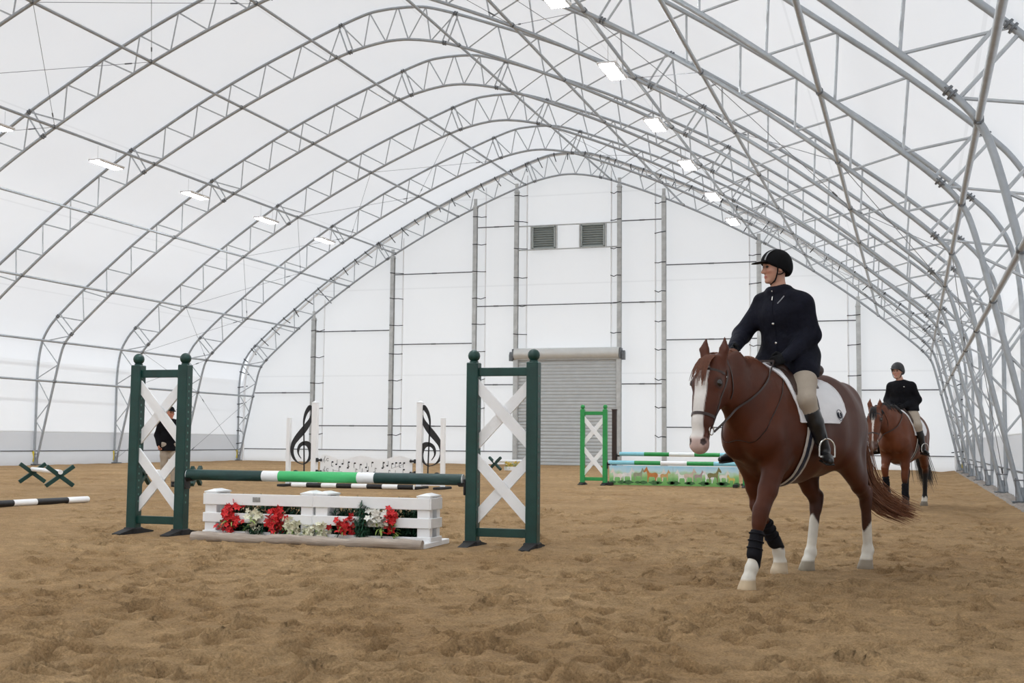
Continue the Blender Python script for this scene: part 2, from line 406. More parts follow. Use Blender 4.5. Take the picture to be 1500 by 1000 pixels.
def end_membrane(name, Y, m, door=True):
    """end wall cut to the arch, with an opening for the roller door"""
    V = []; UV = []; F = []
    hx = np.unique(np.concatenate([np.linspace(0, 17.1, 40), [2.4]]))
    xs = np.concatenate([-hx[::-1][:-1], hx])
    def ztop(x):
        x = abs(x)
        if x > 17.0: return 3.7
        i = np.argsort(OFF[:, 0]); return float(np.interp(x, OFF[i, 0], OFF[i, 1]))
    for x in xs:
        b = .58
        t = ztop(x); V += [(x, Y, b), (x, Y, min(5.05, t)), (x, Y, t)]; UV += [(x, b), (x, 5.05), (x, t)]
    for i in range(len(xs) - 1):
        a, c = i * 3, i * 3 + 3; hole = door and abs((xs[i] + xs[i + 1]) / 2) < 2.4
        if not hole: F.append((a, c, c + 1, a + 1))
        F.append((a + 1, c + 1, c + 2, a + 2))
    me = bpy.data.meshes.new(name); me.from_pydata(V, [], F); ul = me.uv_layers.new(name='UVMap')
    for l in me.loops: ul.data[l.index].uv = UV[l.vertex_index]
    me.materials.append(MT[m]); return struct(link(name, me))
end_membrane('wall_back', YE + .30, 'endfab')
end_membrane('wall_front', -5.5, 'wallfab_dim', False)
for k, (x0, x1) in enumerate(((-17.05, -2.42), (2.42, 17.05))):
    o = shell('trim_%d' % (8 + k), [(0, -.15), (0.02, .2), (0, .58)], [0, 1], 'endfab')   # hem below the sill bar
    me = o.data; V = []; n = 40
    xs = np.linspace(x0, x1, n)
    V = np.array([(x, YE + .27 + .02 * math.sin(3 * x + z * 9) * (1 - z), z) for x in xs for z in (-.15, .1, .35, .6)])
    kk = (np.arange(n - 1)[:, None] * 4 + np.arange(3)[None, :]).ravel()
    m2 = grid_mesh('hem', V, np.stack([kk, kk + 4, kk + 5, kk + 1], 1)); m2.uv_layers.new(name='UVMap'); m2.materials.append(MT['endfab']); o.data = m2
    o['label'] = 'white hem at the foot of the end wall, %s of the roller door' % ('left' if k == 0 else 'right')
    b_ = MB().tube([(x0, YE + .22, .6), (x1, YE + .22, .6)], .022, 6).build('trim_%d' % (10 + k), 'girt'); struct(b_)

# ------------------------------------------------------------------ arched truss frames
def chord(pts, r): return MB().tube([(p[0], 0, p[1]) for p in pts], r, 10)
proto_parts = []
me_out = chord(OUT_C, .047).mesh('outer_chord'); me_in = chord(IN_C, .047).mesh('inner_chord')
for me in (me_out, me_in): me.materials.append(MT['steel'])
proto_parts += [('outer_chord', me_out), ('inner_chord', me_in)]
for sgn in (1, -1):
    for a, b in WEBS:
        me = MB().tube([(sgn * a[0], 0, a[1]), (sgn * b[0], 0, b[1])], .0225, 6, False).mesh('web_bar'); me.materials.append(MT['steel_web']); proto_parts.append(('web_bar', me))
    for a, b in SPL:
        me = MB().tube([(sgn * a[0], 0, a[1]), (sgn * b[0], 0, b[1])], .026, 6, False).mesh('splice_bar'); me.materials.append(MT['steel_web']); proto_parts.append(('splice_bar', me))
    for k in (0, 2, 4):
        for e in (0, 1):
            a, b = np.array(SPL[k][e]), np.array(SPL[k + 1][e]); c = (a + b) / 2; d = (b - a) / np.linalg.norm(b - a)
            mb = MB()
            for q in (-.035, .035): 
                p = c + d * q; mb.tube([(sgn * (p[0] - d[0] * .012), 0, p[1] - d[1] * .012), (sgn * (p[0] + d[0] * .012), 0, p[1] + d[1] * .012)], .075, 10)
            for t_ in (-.055, .055): mb.tube([(sgn * (c[0] - d[0] * .08), t_, c[1] - d[1] * .08), (sgn * (c[0] + d[0] * .08), t_, c[1] + d[1] * .08)], .012, 6)
            me = mb.mesh('splice_flange'); me.materials.append(MT['steel_dark']); proto_parts.append(('splice_flange', me))
    mb = MB().box((sgn * 16.99, 0, .02), (.42, .34, .04)); me = mb.mesh('base_plate'); me.materials.append(MT['steel_dark']); proto_parts.append(('base_plate', me))
    mb = MB().box((sgn * 16.97, 0, .16), (.20, .014, .26)).box((sgn * 16.97, .06, .16), (.16, .014, .22)); me = mb.mesh('shoe'); me.materials.append(MT['steel']); proto_parts.append(('shoe', me))
    mb = MB().tube([(sgn * 16.82, -.05, .42), (sgn * 17.06, -.05, .42)], .013, 6).tube([(sgn * 16.85, -.05, -.05), (sgn * 16.85, -.05, .46)], .010, 6); me = mb.mesh('anchor_bolt'); me.materials.append(MT['cable']); proto_parts.append(('anchor_bolt', me))
me_yel = {}
for sgn in (1, -1):
    me_yel[sgn] = MB().box((sgn * 17.03, -.07, .33), (.09, .02, .4), bev=.006).mesh('yellow_marker'); me_yel[sgn].materials.append(MT['yellow'])
NF = 10
for j in range(NF):
    where = ('galvanised arched truss standing against the end wall' if j == 0 else
             'galvanised arched truss, %s one in front of the end wall truss' % ordinal(j - 1) if j < NF - 1 else
             'galvanised arched truss nearest the camera')
    t = thing('arched_truss', where, 'truss', (0, YE - S * j, 0), 0, 'arched truss frames of the tent')
    for nm, me in proto_parts: link(nm, me, t)
    if j < 7: link('yellow_marker', me_yel[-1], t)
    if j == 0: link('yellow_marker', me_yel[1], t)
# lengthwise tubes with their clamps
clamp = MB().box((0, 0, 0), (.11, .16, .11), bev=.025).tube([(0, -.05, -.06), (0, -.05, .06)], .03, 8).mesh('clamp'); clamp.materials.append(MT['steel_dark'])
pl = MB().tube([(0, YE - S * (NF - 1) - 8, 0), (0, YE, 0)], .043, 10).mesh('tube'); pl.materials.append(MT['steel'])
nth = ['lowest', 'second lowest', 'third lowest', 'fourth lowest', 'fifth lowest', 'second highest', 'highest']
for sgn, sd in ((-1, 'left'), (1, 'right')):
    for k, (x, z) in enumerate(PUR):
        t = thing('purlin', '%s lengthwise steel tube on the %s slope, joining the arches' % (nth[k], sd), 'purlin', (sgn * x, 0, z), 0, 'lengthwise roof tubes')
        link('tube', pl, t)
        for j in range(NF): link('clamp', clamp, t, (0, YE - S * j, 0), 0)
# wire cross bracing between two pairs of arches
nodes = [(17.0, .15)] + PUR + [(-p[0], p[1]) for p in PUR[::-1]] + [(-17.0, .15)]
turn = MB().tube([(0, 0, -.12), (0, 0, -.1), (0, 0, .1), (0, 0, .12)], [.008, .02, .02, .008], 6).mesh('turnbuckle'); turn.materials.append(MT['steel_dark'])
def cable(a, b, lab):
    t = thing('brace_cable', lab, 'cable', tuple(a), 0, 'bracing cables')
    d = np.array(b) - np.array(a); L = np.linalg.norm(d)
    MB().tube([(0, 0, 0), tuple(d)], .0075, 5).build('wire', 'cable', t)
    o = link('turnbuckle', turn, t, tuple(d / L * .7)); o.rotation_euler = Vector(d).to_track_quat('Z', 'Y').to_euler()
for j0, nm in ((1, 'far'), (5, 'near')):
    for k in range(len(nodes) - 1):
        a, b = nodes[k], nodes[k + 1]
        if k == 7: continue
        side = 'right' if k < 7 else 'left'; lev = k if k < 7 else 14 - k
        for fl in (0, 1):
            lab = 'brace cable %s, %s panel up the %s slope, %s braced bay' % (('leaning to the end wall', 'leaning to the camera')[(fl + (k > 7)) % 2], ordinal(lev), side, nm)
            p, q = (a, b) if fl == 0 else (b, a)
            cable((p[0], YE - S * j0, p[1]), (q[0], YE - S * (j0 + 1), q[1]), lab)
for sgn, sd in ((-1, 'left'), (1, 'right')):
    cable((sgn * 16.24, YE - S, 3.2), (sgn * 16.9, YE - .05, .25), 'thin brace cable falling to the foot of the end arch at the %s wall' % sd)
    cable((sgn * 16.9, YE - S + .05, .25), (sgn * 16.24, YE, 3.2), 'thin brace cable rising to the end arch at the %s wall' % sd)

# ------------------------------------------------------------------ end wall framing
HP = [(12.94, 7.07), (8.76, 9.98), (4.53, 12.24), (2.47, 12.86)]
pos_name = ['outermost', 'second outermost', 'inner', 'door-side']
DZ = [.62, .62, .62, 0]
for sgn, sd in ((-1, 'left'), (1, 'right')):
    for k, (x, zt) in enumerate(HP):
        t = thing('wall_post', '%s grey steel post of the end wall, %s of the roller door' % (pos_name[k], sd), 'post', (sgn * x, YE, 0), 0, 'end wall posts')
        mb = MB().box((0, 0, zt / 2), (.012, .16, zt)).box((0, -.08, zt / 2), (.19, .012, zt)).box((0, .08, zt / 2), (.19, .012, zt))
        mb.build('beam', 'post', t, smooth=False)
        MB().box((0, -.02, zt + .12), (.16, .03, .4)).box((0, 0, zt - .1), (.24, .22, .03)).build('head_plate', 'post', t, smooth=False)
        MB().box((0, 0, .03), (.3, .26, .06)).build('foot_plate', 'post', t, smooth=False)
        bz0 = .6 if k < 3 else 5.3
        ztp = min(zt + .9, 13.6)
        MB().tube([(-sgn * .44, .26, bz0), (-sgn * .44, .26, ztp)], .035, 8).build('membrane_pole', 'white_pvc', t)
        z = bz0 + .75
        while z < zt - .2:
            j = random.uniform(-.03, .03)
            MB().tube([(sgn * .1, -.09, z + j), (-sgn * .1, -.10, z - .01), (-sgn * .28, .08, z - .02 + j), (-sgn * .47, .24, z + .02 - j)], .019, 5).build('tie_strap', 'strap', t)
            z += 1.31 + random.uniform(-.08, .08)
GIRT = [(12.94, 16.2, [3.38]), (8.76, 12.94, [6.38, 1.76]), (4.53, 8.76, [9.08, 5.68, 1.76]), (2.47, 4.53, [11.19, 7.42, 3.71])]
for sgn, sd in ((-1, 'left'), (1, 'right')):
    for bay, (a, b, zs) in enumerate(GIRT):
        for n, z in enumerate(zs):
            g_ = MB().tube([(sgn * (a + .08), YE + .12, z), (sgn * b, YE + .12, z)], .026, 6)
            m_ = (a + b) / 2; g_.tube([(sgn * (m_ - .12), YE + .12, z), (sgn * (m_ + .12), YE + .12, z)], .034, 6)
            o = g_.build('wall_girt', 'girt')
            lv = {1: [''], 2: ['upper ', 'lower '], 3: ['top ', 'middle ', 'bottom ']}[len(zs)][n]
            tag(o, '%sgrey crossbar in the %s bay %s of the roller door' % (lv, ['outermost', 'third', 'second', 'nearest'][3 - bay] if False else ['outermost', 'second outermost', 'second innermost', 'innermost'][bay], sd), 'crossbar', 'end wall crossbars')
for n, (z, r) in enumerate(((11.15, .03), (10.02, .03), (7.42, .024))):
    o = MB().tube([(-2.4, YE + .12, z), (2.4, YE + .12, z)], r, 6).build('wall_girt', 'girt' if n == 2 else 'post')
    tag(o, ['grey crossbar over the two louvred vents', 'grey crossbar under the two louvred vents', 'thin grey crossbar between the vents and the roller door'][n], 'crossbar', 'end wall crossbars')
for sgn, sd in ((-1, 'left'), (1, 'right')):
    t = thing('louvre_vent', '%s square grey louvred vent high on the end wall' % sd, 'vent', (sgn * 1.18, YE + .16, 10.04), 0, 'louvred vents')
    mb = MB()
    for (c, s_) in (((0, 0, .03), (1.12, .14, .06)), ((0, 0, 1.05), (1.12, .14, .06)), ((-.53, 0, .54), (.06, .14, 1.02)), ((.53, 0, .54), (.06, .14, 1.02))): mb.box(c, s_)
    mb.build('frame', 'vent', t, smooth=False)
    mb = MB()
    for k in range(9):
        a = math.radians(40); mb.box((0, .02, .11 + k * .108), (1.0, .13, .012), np.array([[1, 0, 0], [0, math.cos(a), -math.sin(a)], [0, math.sin(a), math.cos(a)]]))
    o = mb.build('blades', 'vent', t, smooth=False); o['kind'] = 'stuff'
    MB().box((0, .075, .54), (1.04, .01, 1.0)).build('backing', 'vent', t, smooth=False)
    for q in (-.62, .62): MB().box((q, .0, .54), (.06, .1, 1.16)).build('jamb', 'post', t, smooth=False)
# roller door
d = struct(link('door_1', None, None, (0, YE, 0))); d['label'] = 'grey corrugated roller door in the middle of the end wall'
prof = []; z = -.02
while z < 5.05: prof += [(-.0, z), (-.032, z + .035), (-.032, z + .105), (0, z + .135)]; z += .154
V = [(x, .05 + p[0], p[1]) for p in prof for x in (-2.36, 2.36)]
F = [(2 * i, 2 * i + 1, 2 * i + 3, 2 * i + 2) for i in range(len(prof) - 1)]
MB().add(V, F).build('curtain', 'door', d, smooth=False)
MB().tube([(-2.5, -.02, 5.12), (2.5, -.02, 5.12)], .27, 20).build('roll_cover', 'door_box', d)
MB().box((0, -.06, 4.86), (4.9, .1, .05)).build('lintel', 'post', d, smooth=False)
for sgn in (-1, 1):
    MB().box((sgn * 2.40, .0, 2.45), (.13, .14, 4.9), bev=.01).build('guide_rail', 'post', d, smooth=False)
    MB().box((sgn * 2.55, -.02, 5.1), (.08, .42, .5), bev=.02).tube([(sgn * 2.58, -.02, 5.1), (sgn * 2.74, -.02, 5.1)], .13, 12).box((sgn * 2.68, -.05, 4.95), (.14, .2, .3)).build('bracket', 'steel_dark', d)
# lacing of the end wall to the last arch
t = thing('end_wall_lacing', 'black tie straps and white hem tube lacing the end fabric to the last arch', 'lacing', (0, YE, 0))
MB().tube([(p[0] * .985, .1, p[1] - .03 if abs(p[0]) < 15.9 else p[1]) for p in OUT_C], .06, 10).build('hem_tube', 'white_pvc', t)
arc = np.concatenate([[0], np.cumsum(np.linalg.norm(np.diff(OUT_C, axis=0), axis=1))])
L_ = arc[-1]; s_ = .8
while s_ < L_ - .6:
    p = np.array([np.interp(s_, arc, OUT_C[:, 0]), np.interp(s_, arc, OUT_C[:, 1])]); q = np.array([np.interp(s_ + .05, arc, OUT_C[:, 0]), np.interp(s_ + .05, arc, OUT_C[:, 1])])
    tn = (q - p) / np.linalg.norm(q - p); nr = np.array([-tn[1], tn[0]])         # towards the inside of the arch
    ln = random.choice([.22, .28, .32, .36, .42]) if random.random() < .92 or abs(p[0]) > 14 else .95
    sk = random.uniform(-.12, .12)
    a = p - nr * .05; b = p + nr * ln + tn * sk
    MB().tube([(a[0], -.05, a[1]), (p[0] + nr[0] * .06, -.075, p[1] + nr[1] * .06), (b[0], .2, b[1])], .021, 5).build('tie_strap', 'strap', t)
    s_ += random.uniform(.62, .86)

# ------------------------------------------------------------------ hanging strip lights
hous = MB().box((0, 0, .035), (.46, 1.24, .05), bev=.015).box((-.19, 0, .0), (.02, 1.2, .05)).box((.19, 0, 0), (.02, 1.2, .05)).mesh('housing'); hous.materials.append(MT['lamp_white'])
tub = MB().tube([(0, -.58, 0), (0, .58, 0)], .02, 8).mesh('tube'); tub.materials.append(MT['tube'])
wire = MB().tube([(0, 0, .06), (0, 0, .5)], .004, 4).mesh('wire'); wire.materials.append(MT['cable'])
for sgn, sd in ((-1, 'left'), (1, 'right')):
    for k in range(1, 12):  # rows run on past the view; the unseen lamps are added to brighten whites
        y = YE - S * k - 2.5
        t = thing('strip_light', 'lit strip light in the %s row, %s from the end wall' % (sd, ordinal(k - 1)), 'light', (sgn * 8.66, y, 9.53), 0, 'hanging strip lights')
        link('housing', hous, t)
        for q in range(6): link('tube', tub, t, (-.15 + .06 * q, 0, -.012))
        for q in (-.45, .45): link('wire', wire, t, (0, q, 0))

# ------------------------------------------------------------------ jumps
def rot(ax, a):
    return np.array(Matrix.Rotation(a, 3, ax))
def standard(name, label, x0, x1, Y, h=1.84, mat_post='dkgreen', mat_rail='dkgreen', pw=.12, holes=True, feet='y', foot_m='rubber', group='jump standards'):
    """two-post wing with ball tops, rails and two crossed pairs of boards; origin on the ground at its middle"""
    xm = (x0 + x1) / 2; zg = ground_z(xm, Y) * .3
    t = thing(name, label, 'jump standard', (xm, Y, zg), 0, group); hw = (x1 - x0) / 2
    for sg in (-1, 1):
        MB().box((sg * hw, 0, h / 2 + .01), (pw, pw, h - .02), bev=.008).build('post', mat_post, t, ang=25)
        fo = MB().lathe([(.045 * pw / .12, h), (.045 * pw / .12, h + .015), (.03 * pw / .12, h + .02)], 14, (sg * hw, 0, 0)).ball((sg * hw, 0, h + .068 * pw / .12), .062 * pw / .12, 16)
        fo.build('ball_finial', mat_post, t)
        f = MB()
        for q in (-1, 1): f.add([(sg * hw - .06, q * .05, .0), (sg * hw + .06, q * .05, .0), (sg * hw + .05, q * .31, -.02), (sg * hw - .05, q * .31, -.02),
                                (sg * hw - .06, q * .05, .06), (sg * hw + .06, q * .05, .06), (sg * hw + .05, q * .31, .015), (sg * hw - .05, q * .31, .015)],
                               [(0, 1, 5, 4), (1, 2, 6, 5), (2, 3, 7, 6), (3, 0, 4, 7), (4, 5, 6, 7), (3, 2, 1, 0)] if q > 0 else [(4, 5, 1, 0), (5, 6, 2, 1), (6, 7, 3, 2), (7, 4, 0, 3), (7, 6, 5, 4), (0, 1, 2, 3)])
        f.box((sg * hw, 0, .03), (.15, .16, .07), bev=.01)
        f.build('foot', foot_m, t, smooth=False)
        if holes:
            mb = MB(); z = .35
            while z < h - .08:
                mb.tube([(sg * hw + pw / 2 - .004, -.015, z), (sg * hw + pw / 2 + .003, -.015, z)], .012, 8); z += .075
            o = mb.build('peg_holes', 'hole', t); o['kind'] = 'stuff'
    iw = hw - pw / 2
    MB().box((0, 0, h - .095), (2 * iw + .02, .045, .085), bev=.006).build('top_rail', mat_rail, t, ang=25)
    MB().box((0, 0, .15), (2 * iw + .02, .045, .085), bev=.006).build('bottom_rail', mat_rail, t, ang=25)
    for za, zb in ((.24 * h / 1.84, .93 * h / 1.84), (.98 * h / 1.84, 1.67 * h / 1.84)):
        bw = .155
        for sg, yy in ((1, .015), (-1, -.015)):     # one board laid over the other
            x0_, x1_ = -iw, iw
            zl, zr = (za, zb - bw) if sg > 0 else (zb - bw, za)
            MB().prism([(x0_, zl), (x1_, zr), (x1_, zr + bw), (x0_, zl + bw)], yy - .012, yy + .012).build('cross_board', 'white', t, smooth=False)
    return t
def pole(name, label, a, b, r, segs, cat='pole', group=None, cap='white'):
    """painted pole: each painted length is its own sleeve"""
    a = np.array(a, float); b = np.array(b, float); d = b - a; L = np.linalg.norm(d)
    t = thing(name, label, cat, tuple(a), 0, group); t.rotation_euler = Vector(d).to_track_quat('X', 'Z').to_euler()
    for (s0, s1, m) in segs:
        MB().tube([(s0 * L, 0, 0), (s1 * L, 0, 0)], r, 18).build('painted_band', m, t)
    for x in (0, L): MB().tube([(x - .006, 0, 0), (x + .006, 0, 0)], r * .96, 18).build('end_cap', cap, t)
    return t
def cup(name, label, x, Y, z, sg, m='black'):
    t = thing(name, label, 'jump cup', (x, Y, z), 0, 'jump cups holding poles')
    MB().box((0, 0, .0), (.02, .10, .16), bev=.006).build('bracket', m, t)
    a = np.linspace(-2.6, -.55, 9); n = len(a)
    V = []
    for rr in (.062, .07):
        for x_ in (0, sg * .07):
            for q in a: V.append((x_, rr * math.cos(q), .072 + rr * math.sin(q)))
    F = []
    for k in range(n - 1): F += [(k, k + 1, n + k + 1, n + k), (2 * n + k, 3 * n + k, 3 * n + k + 1, 2 * n + k + 1), (k, 2 * n + k, 2 * n + k + 1, k + 1), (n + k, n + k + 1, 3 * n + k + 1, 3 * n + k)]
    MB().add(V, F).build('cradle', m, t)
    MB().tube([(-.01, 0, -.03), (sg * -.05, 0, -.03)], .012, 8).build('pin', m, t)
    return t
# --- the main fence in the foreground
YJ = 11.66
X_ = lambda u, v, Y: float(on_y(u, v, Y)[0]); Z_ = lambda u, v, Y: float(on_y(u, v, Y)[2])
standard('jump_standard', 'dark green jump standard with white crossed boards, left end of the flower jump', X_(199, 660, YJ), X_(268, 660, YJ), YJ)
standard('jump_standard', 'dark green jump standard with white crossed boards, right end of the flower jump', X_(693, 660, YJ), X_(781, 660, YJ), YJ)
xa, xb = X_(277, 700, YJ), X_(679, 706, YJ); zp = .655; Lp = xb - xa
fr = lambda u: (X_(u, 703, YJ) - xa) / Lp
pole('jump_pole', 'dark green, white and bright green pole across the flower jump', (xa, YJ - .02, zp), (xb, YJ - .02, zp), .057,
     [(0, fr(387), 'dkgreen_pole'), (fr(387), fr(411), 'white'), (fr(411), fr(526), 'midgreen'), (fr(526), fr(551), 'white'), (fr(551), 1, 'dkgreen_pole')])
cup('jump_cup', 'black jump cup on the left standard of the flower jump', X_(268, 700, YJ) + .07, YJ - .02, zp - .072, 1)
cup('jump_cup', 'black jump cup on the right standard of the flower jump', X_(693, 706, YJ) - .07, YJ - .02, zp - .072, -1)
# --- two white picket boxes with flowers
def picket(label, x0, x1, Y, zg=0):
    t = thing('picket_box', label, 'fence panel', ((x0 + x1) / 2, Y, zg), 0, 'white picket boxes'); hw = (x1 - x0) / 2
    for sg in (-1, 1):
        for yy in (.0, .20):
            MB().box((sg * (hw - .07), yy, .243), (.135, .075, .486), bev=.006).build('post', 'white_pvc', t, ang=25)
        cap = MB(); c = np.array([sg * (hw - .07), .10, .486])
        cap.box(c + [0, 0, .008], (.15, .29, .016)); 
        cap.add([c + [-.072, -.14, .016], c + [.072, -.14, .016], c + [.072, .14, .016], c + [-.072, .14, .016], c + [0, -.07, .04], c + [0, .07, .04]], [(0, 1, 4), (1, 2, 5, 4), (2, 3, 5), (3, 0, 4, 5)])
        cap.build('cap', 'white_pvc', t, smooth=False)
        for z0, h_ in ((.005, .095), (.186, .097), (.365, .115)):
            MB().box((sg * (hw + .004), .10, z0 + h_ / 2), (.022, .30, h_), bev=.004).build('end_rail', 'white_pvc', t, ang=25)
    for yy in (-.045,):
        for z0, h_ in ((.005, .095), (.186, .097), (.365, .115)):
            MB().box((0, yy, z0 + h_ / 2), (2 * hw, .022, h_), bev=.004).build('rail', 'white_pvc', t, ang=25)
    return t
YB = 11.32
x0, xm_, x1 = X_(302, 770, YB), X_(462, 770, YB), X_(632, 770, YB)
picket('white picket box with a small grey tag, left of the two in the flower jump', x0, xm_ - .012, YB)
picket('white picket box resting on a white plank, right of the two in the flower jump', xm_ + .012, x1, YB)
for (u0, u1, v0, v1, nm, lb) in ((370, 381, 731, 738, 'name_tag', 'small grey tag on the top rail of the left picket box'),):
    xa_, xb_ = X_(u0, v0, YB - .06), X_(u1, v0, YB - .06)
    o = MB().box(((xa_ + xb_) / 2, YB - .059, .425), (xb_ - xa_, .006, .05), bev=.002).build(nm, mat('grey_tag', (.33, .33, .32), .7, 0, .3, 60)); tag(o, lb, 'tag')
ga, gb_ = ground(616, 805), ground(652, 796)
o = MB().bar((ga[0], ga[1], .03), (gb_[0], gb_[1], .03), .09, .05, (0, 0, 1), .005).build('white_plank', 'white_pvc'); tag(o, 'short white plank lying under the right end of the picket boxes', 'plank')
# weathered log
pts = []; la, lb = X_(280, 790, 11.02), X_(618, 800, 11.02)
for k in range(40):
    f = k / 39; pts.append((la + (lb - la) * f, 11.04 + .02 * math.sin(6 * f) - .0 * f, .045 + .006 * math.sin(17 * f)))
o = MB().tube(pts, [.052 + .006 * math.sin(k * .9) + .004 * math.sin(k * 2.3) for k in range(40)], 12).build('ground_log', 'log'); tag(o, 'weathered grey log lying in front of the white picket boxes', 'log')

# flowers
MT['petal_red'] = mat('red_petal', (.62, .018, .022), .6, 0, .25, 30)
MT['petal_cream'] = mat('cream_petal', (.80, .78, .60), .6, 0, .12, 30)
MT['petal_white'] = mat('white_petal', (.85, .84, .78), .6, 0, .1, 30)
MT['leaf'] = mat('fresh_leaf', (.30, .42, .10), .6, 0, .3, 20)
MT['leaf_dark'] = mat('dark_leaf', (.035, .12, .045), .6, 0, .3, 20)
MT['fern'] = mat('dark_fern', (.012, .075, .035), .6, 0, .35, 20)
MT['stemg'] = mat('dark_stem', (.03, .06, .03), .6, 0, .2, 20)
def petal_flower(mb, c, r, n=5, nrm=None):
    nrm = np.array(nrm if nrm is not None else rng.standard_normal(3)); nrm = nrm / np.linalg.norm(nrm)
    a = np.cross(nrm, [.3, .5, .8]); a /= np.linalg.norm(a); b = np.cross(nrm, a); ph = rng.uniform(0, 6)
    for k in range(n):
        t = ph + k * 2 * PI / n; d = math.cos(t) * a + math.sin(t) * b; s_ = np.cross(nrm, d)
        p = [c, c + r * (.5 * d + .34 * s_ + .25 * nrm), c + r * (1.0 * d + .12 * nrm), c + r * (.5 * d - .34 * s_ + .25 * nrm)]
        mb.add(p, [(0, 1, 2, 3)])
def leaf_blade(mb, a, d, L, w_, droop=.3):
    d = np.array(d) / np.linalg.norm(d); s_ = np.cross(d, [0, 0, 1.0]); s_ /= np.linalg.norm(s_) + 1e-9
    V = []
    for i, (f, wf) in enumerate(((0, .15), (.35, 1), (.7, .8), (1, .05))):
        c = np.array(a) + d * L * f + np.array([0, 0, -droop * L * f * f]); V += [c - s_ * w_ * wf, c + s_ * w_ * wf]
    mb.add(V, [(0, 1, 3, 2), (2, 3, 5, 4), (4, 5, 7, 6)])
def bunch(label, u, v, Y, wpx, hpx, mp, ml, n, lean=0.0, base_z=.08, name='flower_spray'):
    c = on_y(u, v, Y); px = FPX / float((c - CAM) @ FW); rx, rz = 1.2 * wpx / px / 2, 1.15 * hpx / px / 2; n = int(n * 1.4)
    root = np.array([c[0] + lean, Y + .02, base_z])
    t = thing(name, label, 'flowers', tuple(root), 0, 'artificial flowers in the picket boxes')
    cl = c - root
    MB().tube([(0, 0, -.03), tuple(cl * .5 + [0, -.02, 0]), tuple(cl + [0, 0, rz * .5])], [.006, .005, .003], 6).build('stem', 'stemg', t)
    fb, lf = MB(), MB()
    for k in range(n):
        p = cl + rng.standard_normal(3) * [rx * .42, .03, rz * .42]; petal_flower(fb, p, rng.uniform(.03, .048), 5, rng.standard_normal(3) + [0, -1.2, .5])
    for k in range(22):
        p = cl * rng.uniform(.3, .95) + rng.standard_normal(3) * [rx * .35, .02, .02]
        leaf_blade(lf, p, rng.standard_normal(3) * [1, .5, .3] + [0, -.2, .35], rng.uniform(.05, .10), rng.uniform(.006, .012), .5)
    fb.build('blossoms', mp, t, smooth=False); lf.build('leaves', ml, t, smooth=False)
YF = YB - .085
bunch('tall red flower spray at the left end of the picket boxes', 336, 757, YF, 30, 46, 'petal_red', 'leaf', 46, -.05)
bunch('red flower spray in the middle of the left picket box', 404, 762, YF, 32, 40, 'petal_red', 'leaf', 48, .0)
bunch('small red flower spray near the middle posts, in the right picket box', 505, 770, YF, 24, 26, 'petal_red', 'leaf', 30, -.1)
bunch('red flower spray leaning beside the white blossoms in the right picket box', 572, 764, YF, 14, 34, 'petal_red', 'leaf', 28, .04)
bunch('cream and pale green spray between the two red sprays of the left picket box', 372, 763, YF, 26, 40, 'petal_cream', 'leaf', 22, .0)
bunch('cream flower spray right of the red spray in the middle of the left box', 427, 770, YF, 20, 24, 'petal_cream', 'leaf', 22, .0)
bunch('low pale yellow spray in front of the two middle posts', 452, 779, YF, 24, 18, 'petal_cream', 'leaf', 18, .0)
bunch('pale yellow spray just right of the two middle posts', 470, 776, YF - .01, 16, 22, 'petal_cream', 'leaf', 16, .0)
bunch('dense white blossom spray in the right picket box', 553, 757, YF, 28, 24, 'petal_white', 'leaf', 44, .05)
def fern(label, u, v, Y, wpx, hpx, n=60, m='fern', cat='plant'):
    c = on_y(u, v, Y); px = FPX / float((c - CAM) @ FW); rx, rz = wpx / px / 2, hpx / px / 2
    root = np.array([c[0], Y, .05]); t = thing('fern_spray', label, cat, tuple(root), 0, 'artificial greenery in the picket boxes'); cl = c - root
    st, lf = MB(), MB()
    for k in range(7):
        e = cl + np.array([rng.uniform(-rx, rx), rng.uniform(-.03, .03), rng.uniform(-rz, rz)])
        st.tube([(0, 0, 0), tuple(e * .6 + [0, -.02, .02]), tuple(e)], .003, 4)
        for q in range(n // 5):
            f = rng.uniform(.25, 1); leaf_blade(lf, e * f, rng.standard_normal(3) + [0, -.2, .1], rng.uniform(.04, .08), rng.uniform(.004, .008), .4)
    st.build('stem', 'stemg', t); lf.build('leaves', m, t, smooth=False)
fern('dark fern drooping over the bottom rail of the left picket box', 372, 780, YF, 32, 28, 160)
fern('large dark fern spray in the right picket box beside the white blossoms', 527, 764, YF, 34, 66, 420)
fern('small dark fern below the red spray in the left picket box', 415, 783, YF, 28, 18, 110)
def hedge(label, x0, x1, Y, z0, z1, n):
    t = thing('artificial_hedge', label, 'plant', ((x0 + x1) / 2, Y, .03), 0, 'green turf strips in the picket boxes'); hw = (x1 - x0) / 2
    MB().box((0, 0, .0), (2 * hw, .06, .04)).build('base_strip', 'fern', t, smooth=False)
    lf = MB()
    for k in range(n):
        a = np.array([rng.uniform(-hw, hw), rng.uniform(-.04, .04), rng.uniform(z0, z1) * rng.uniform(.3, 1)])
        leaf_blade(lf, a, rng.standard_normal(3) * [1, .6, .6] + [0, 0, .6], rng.uniform(.05, .12), rng.uniform(.005, .010), .2)
    o = lf.build('turf', 'fern', t, smooth=False); o['kind'] = 'stuff'
hedge('dark green artificial hedge inside the left picket box', x0 + .18, xm_ - .16, YB + .10, .04, .40, 6500)
hedge('dark green artificial hedge inside the right picket box', xm_ + .16, x1 - .16, YB + .10, .04, .40, 7000)

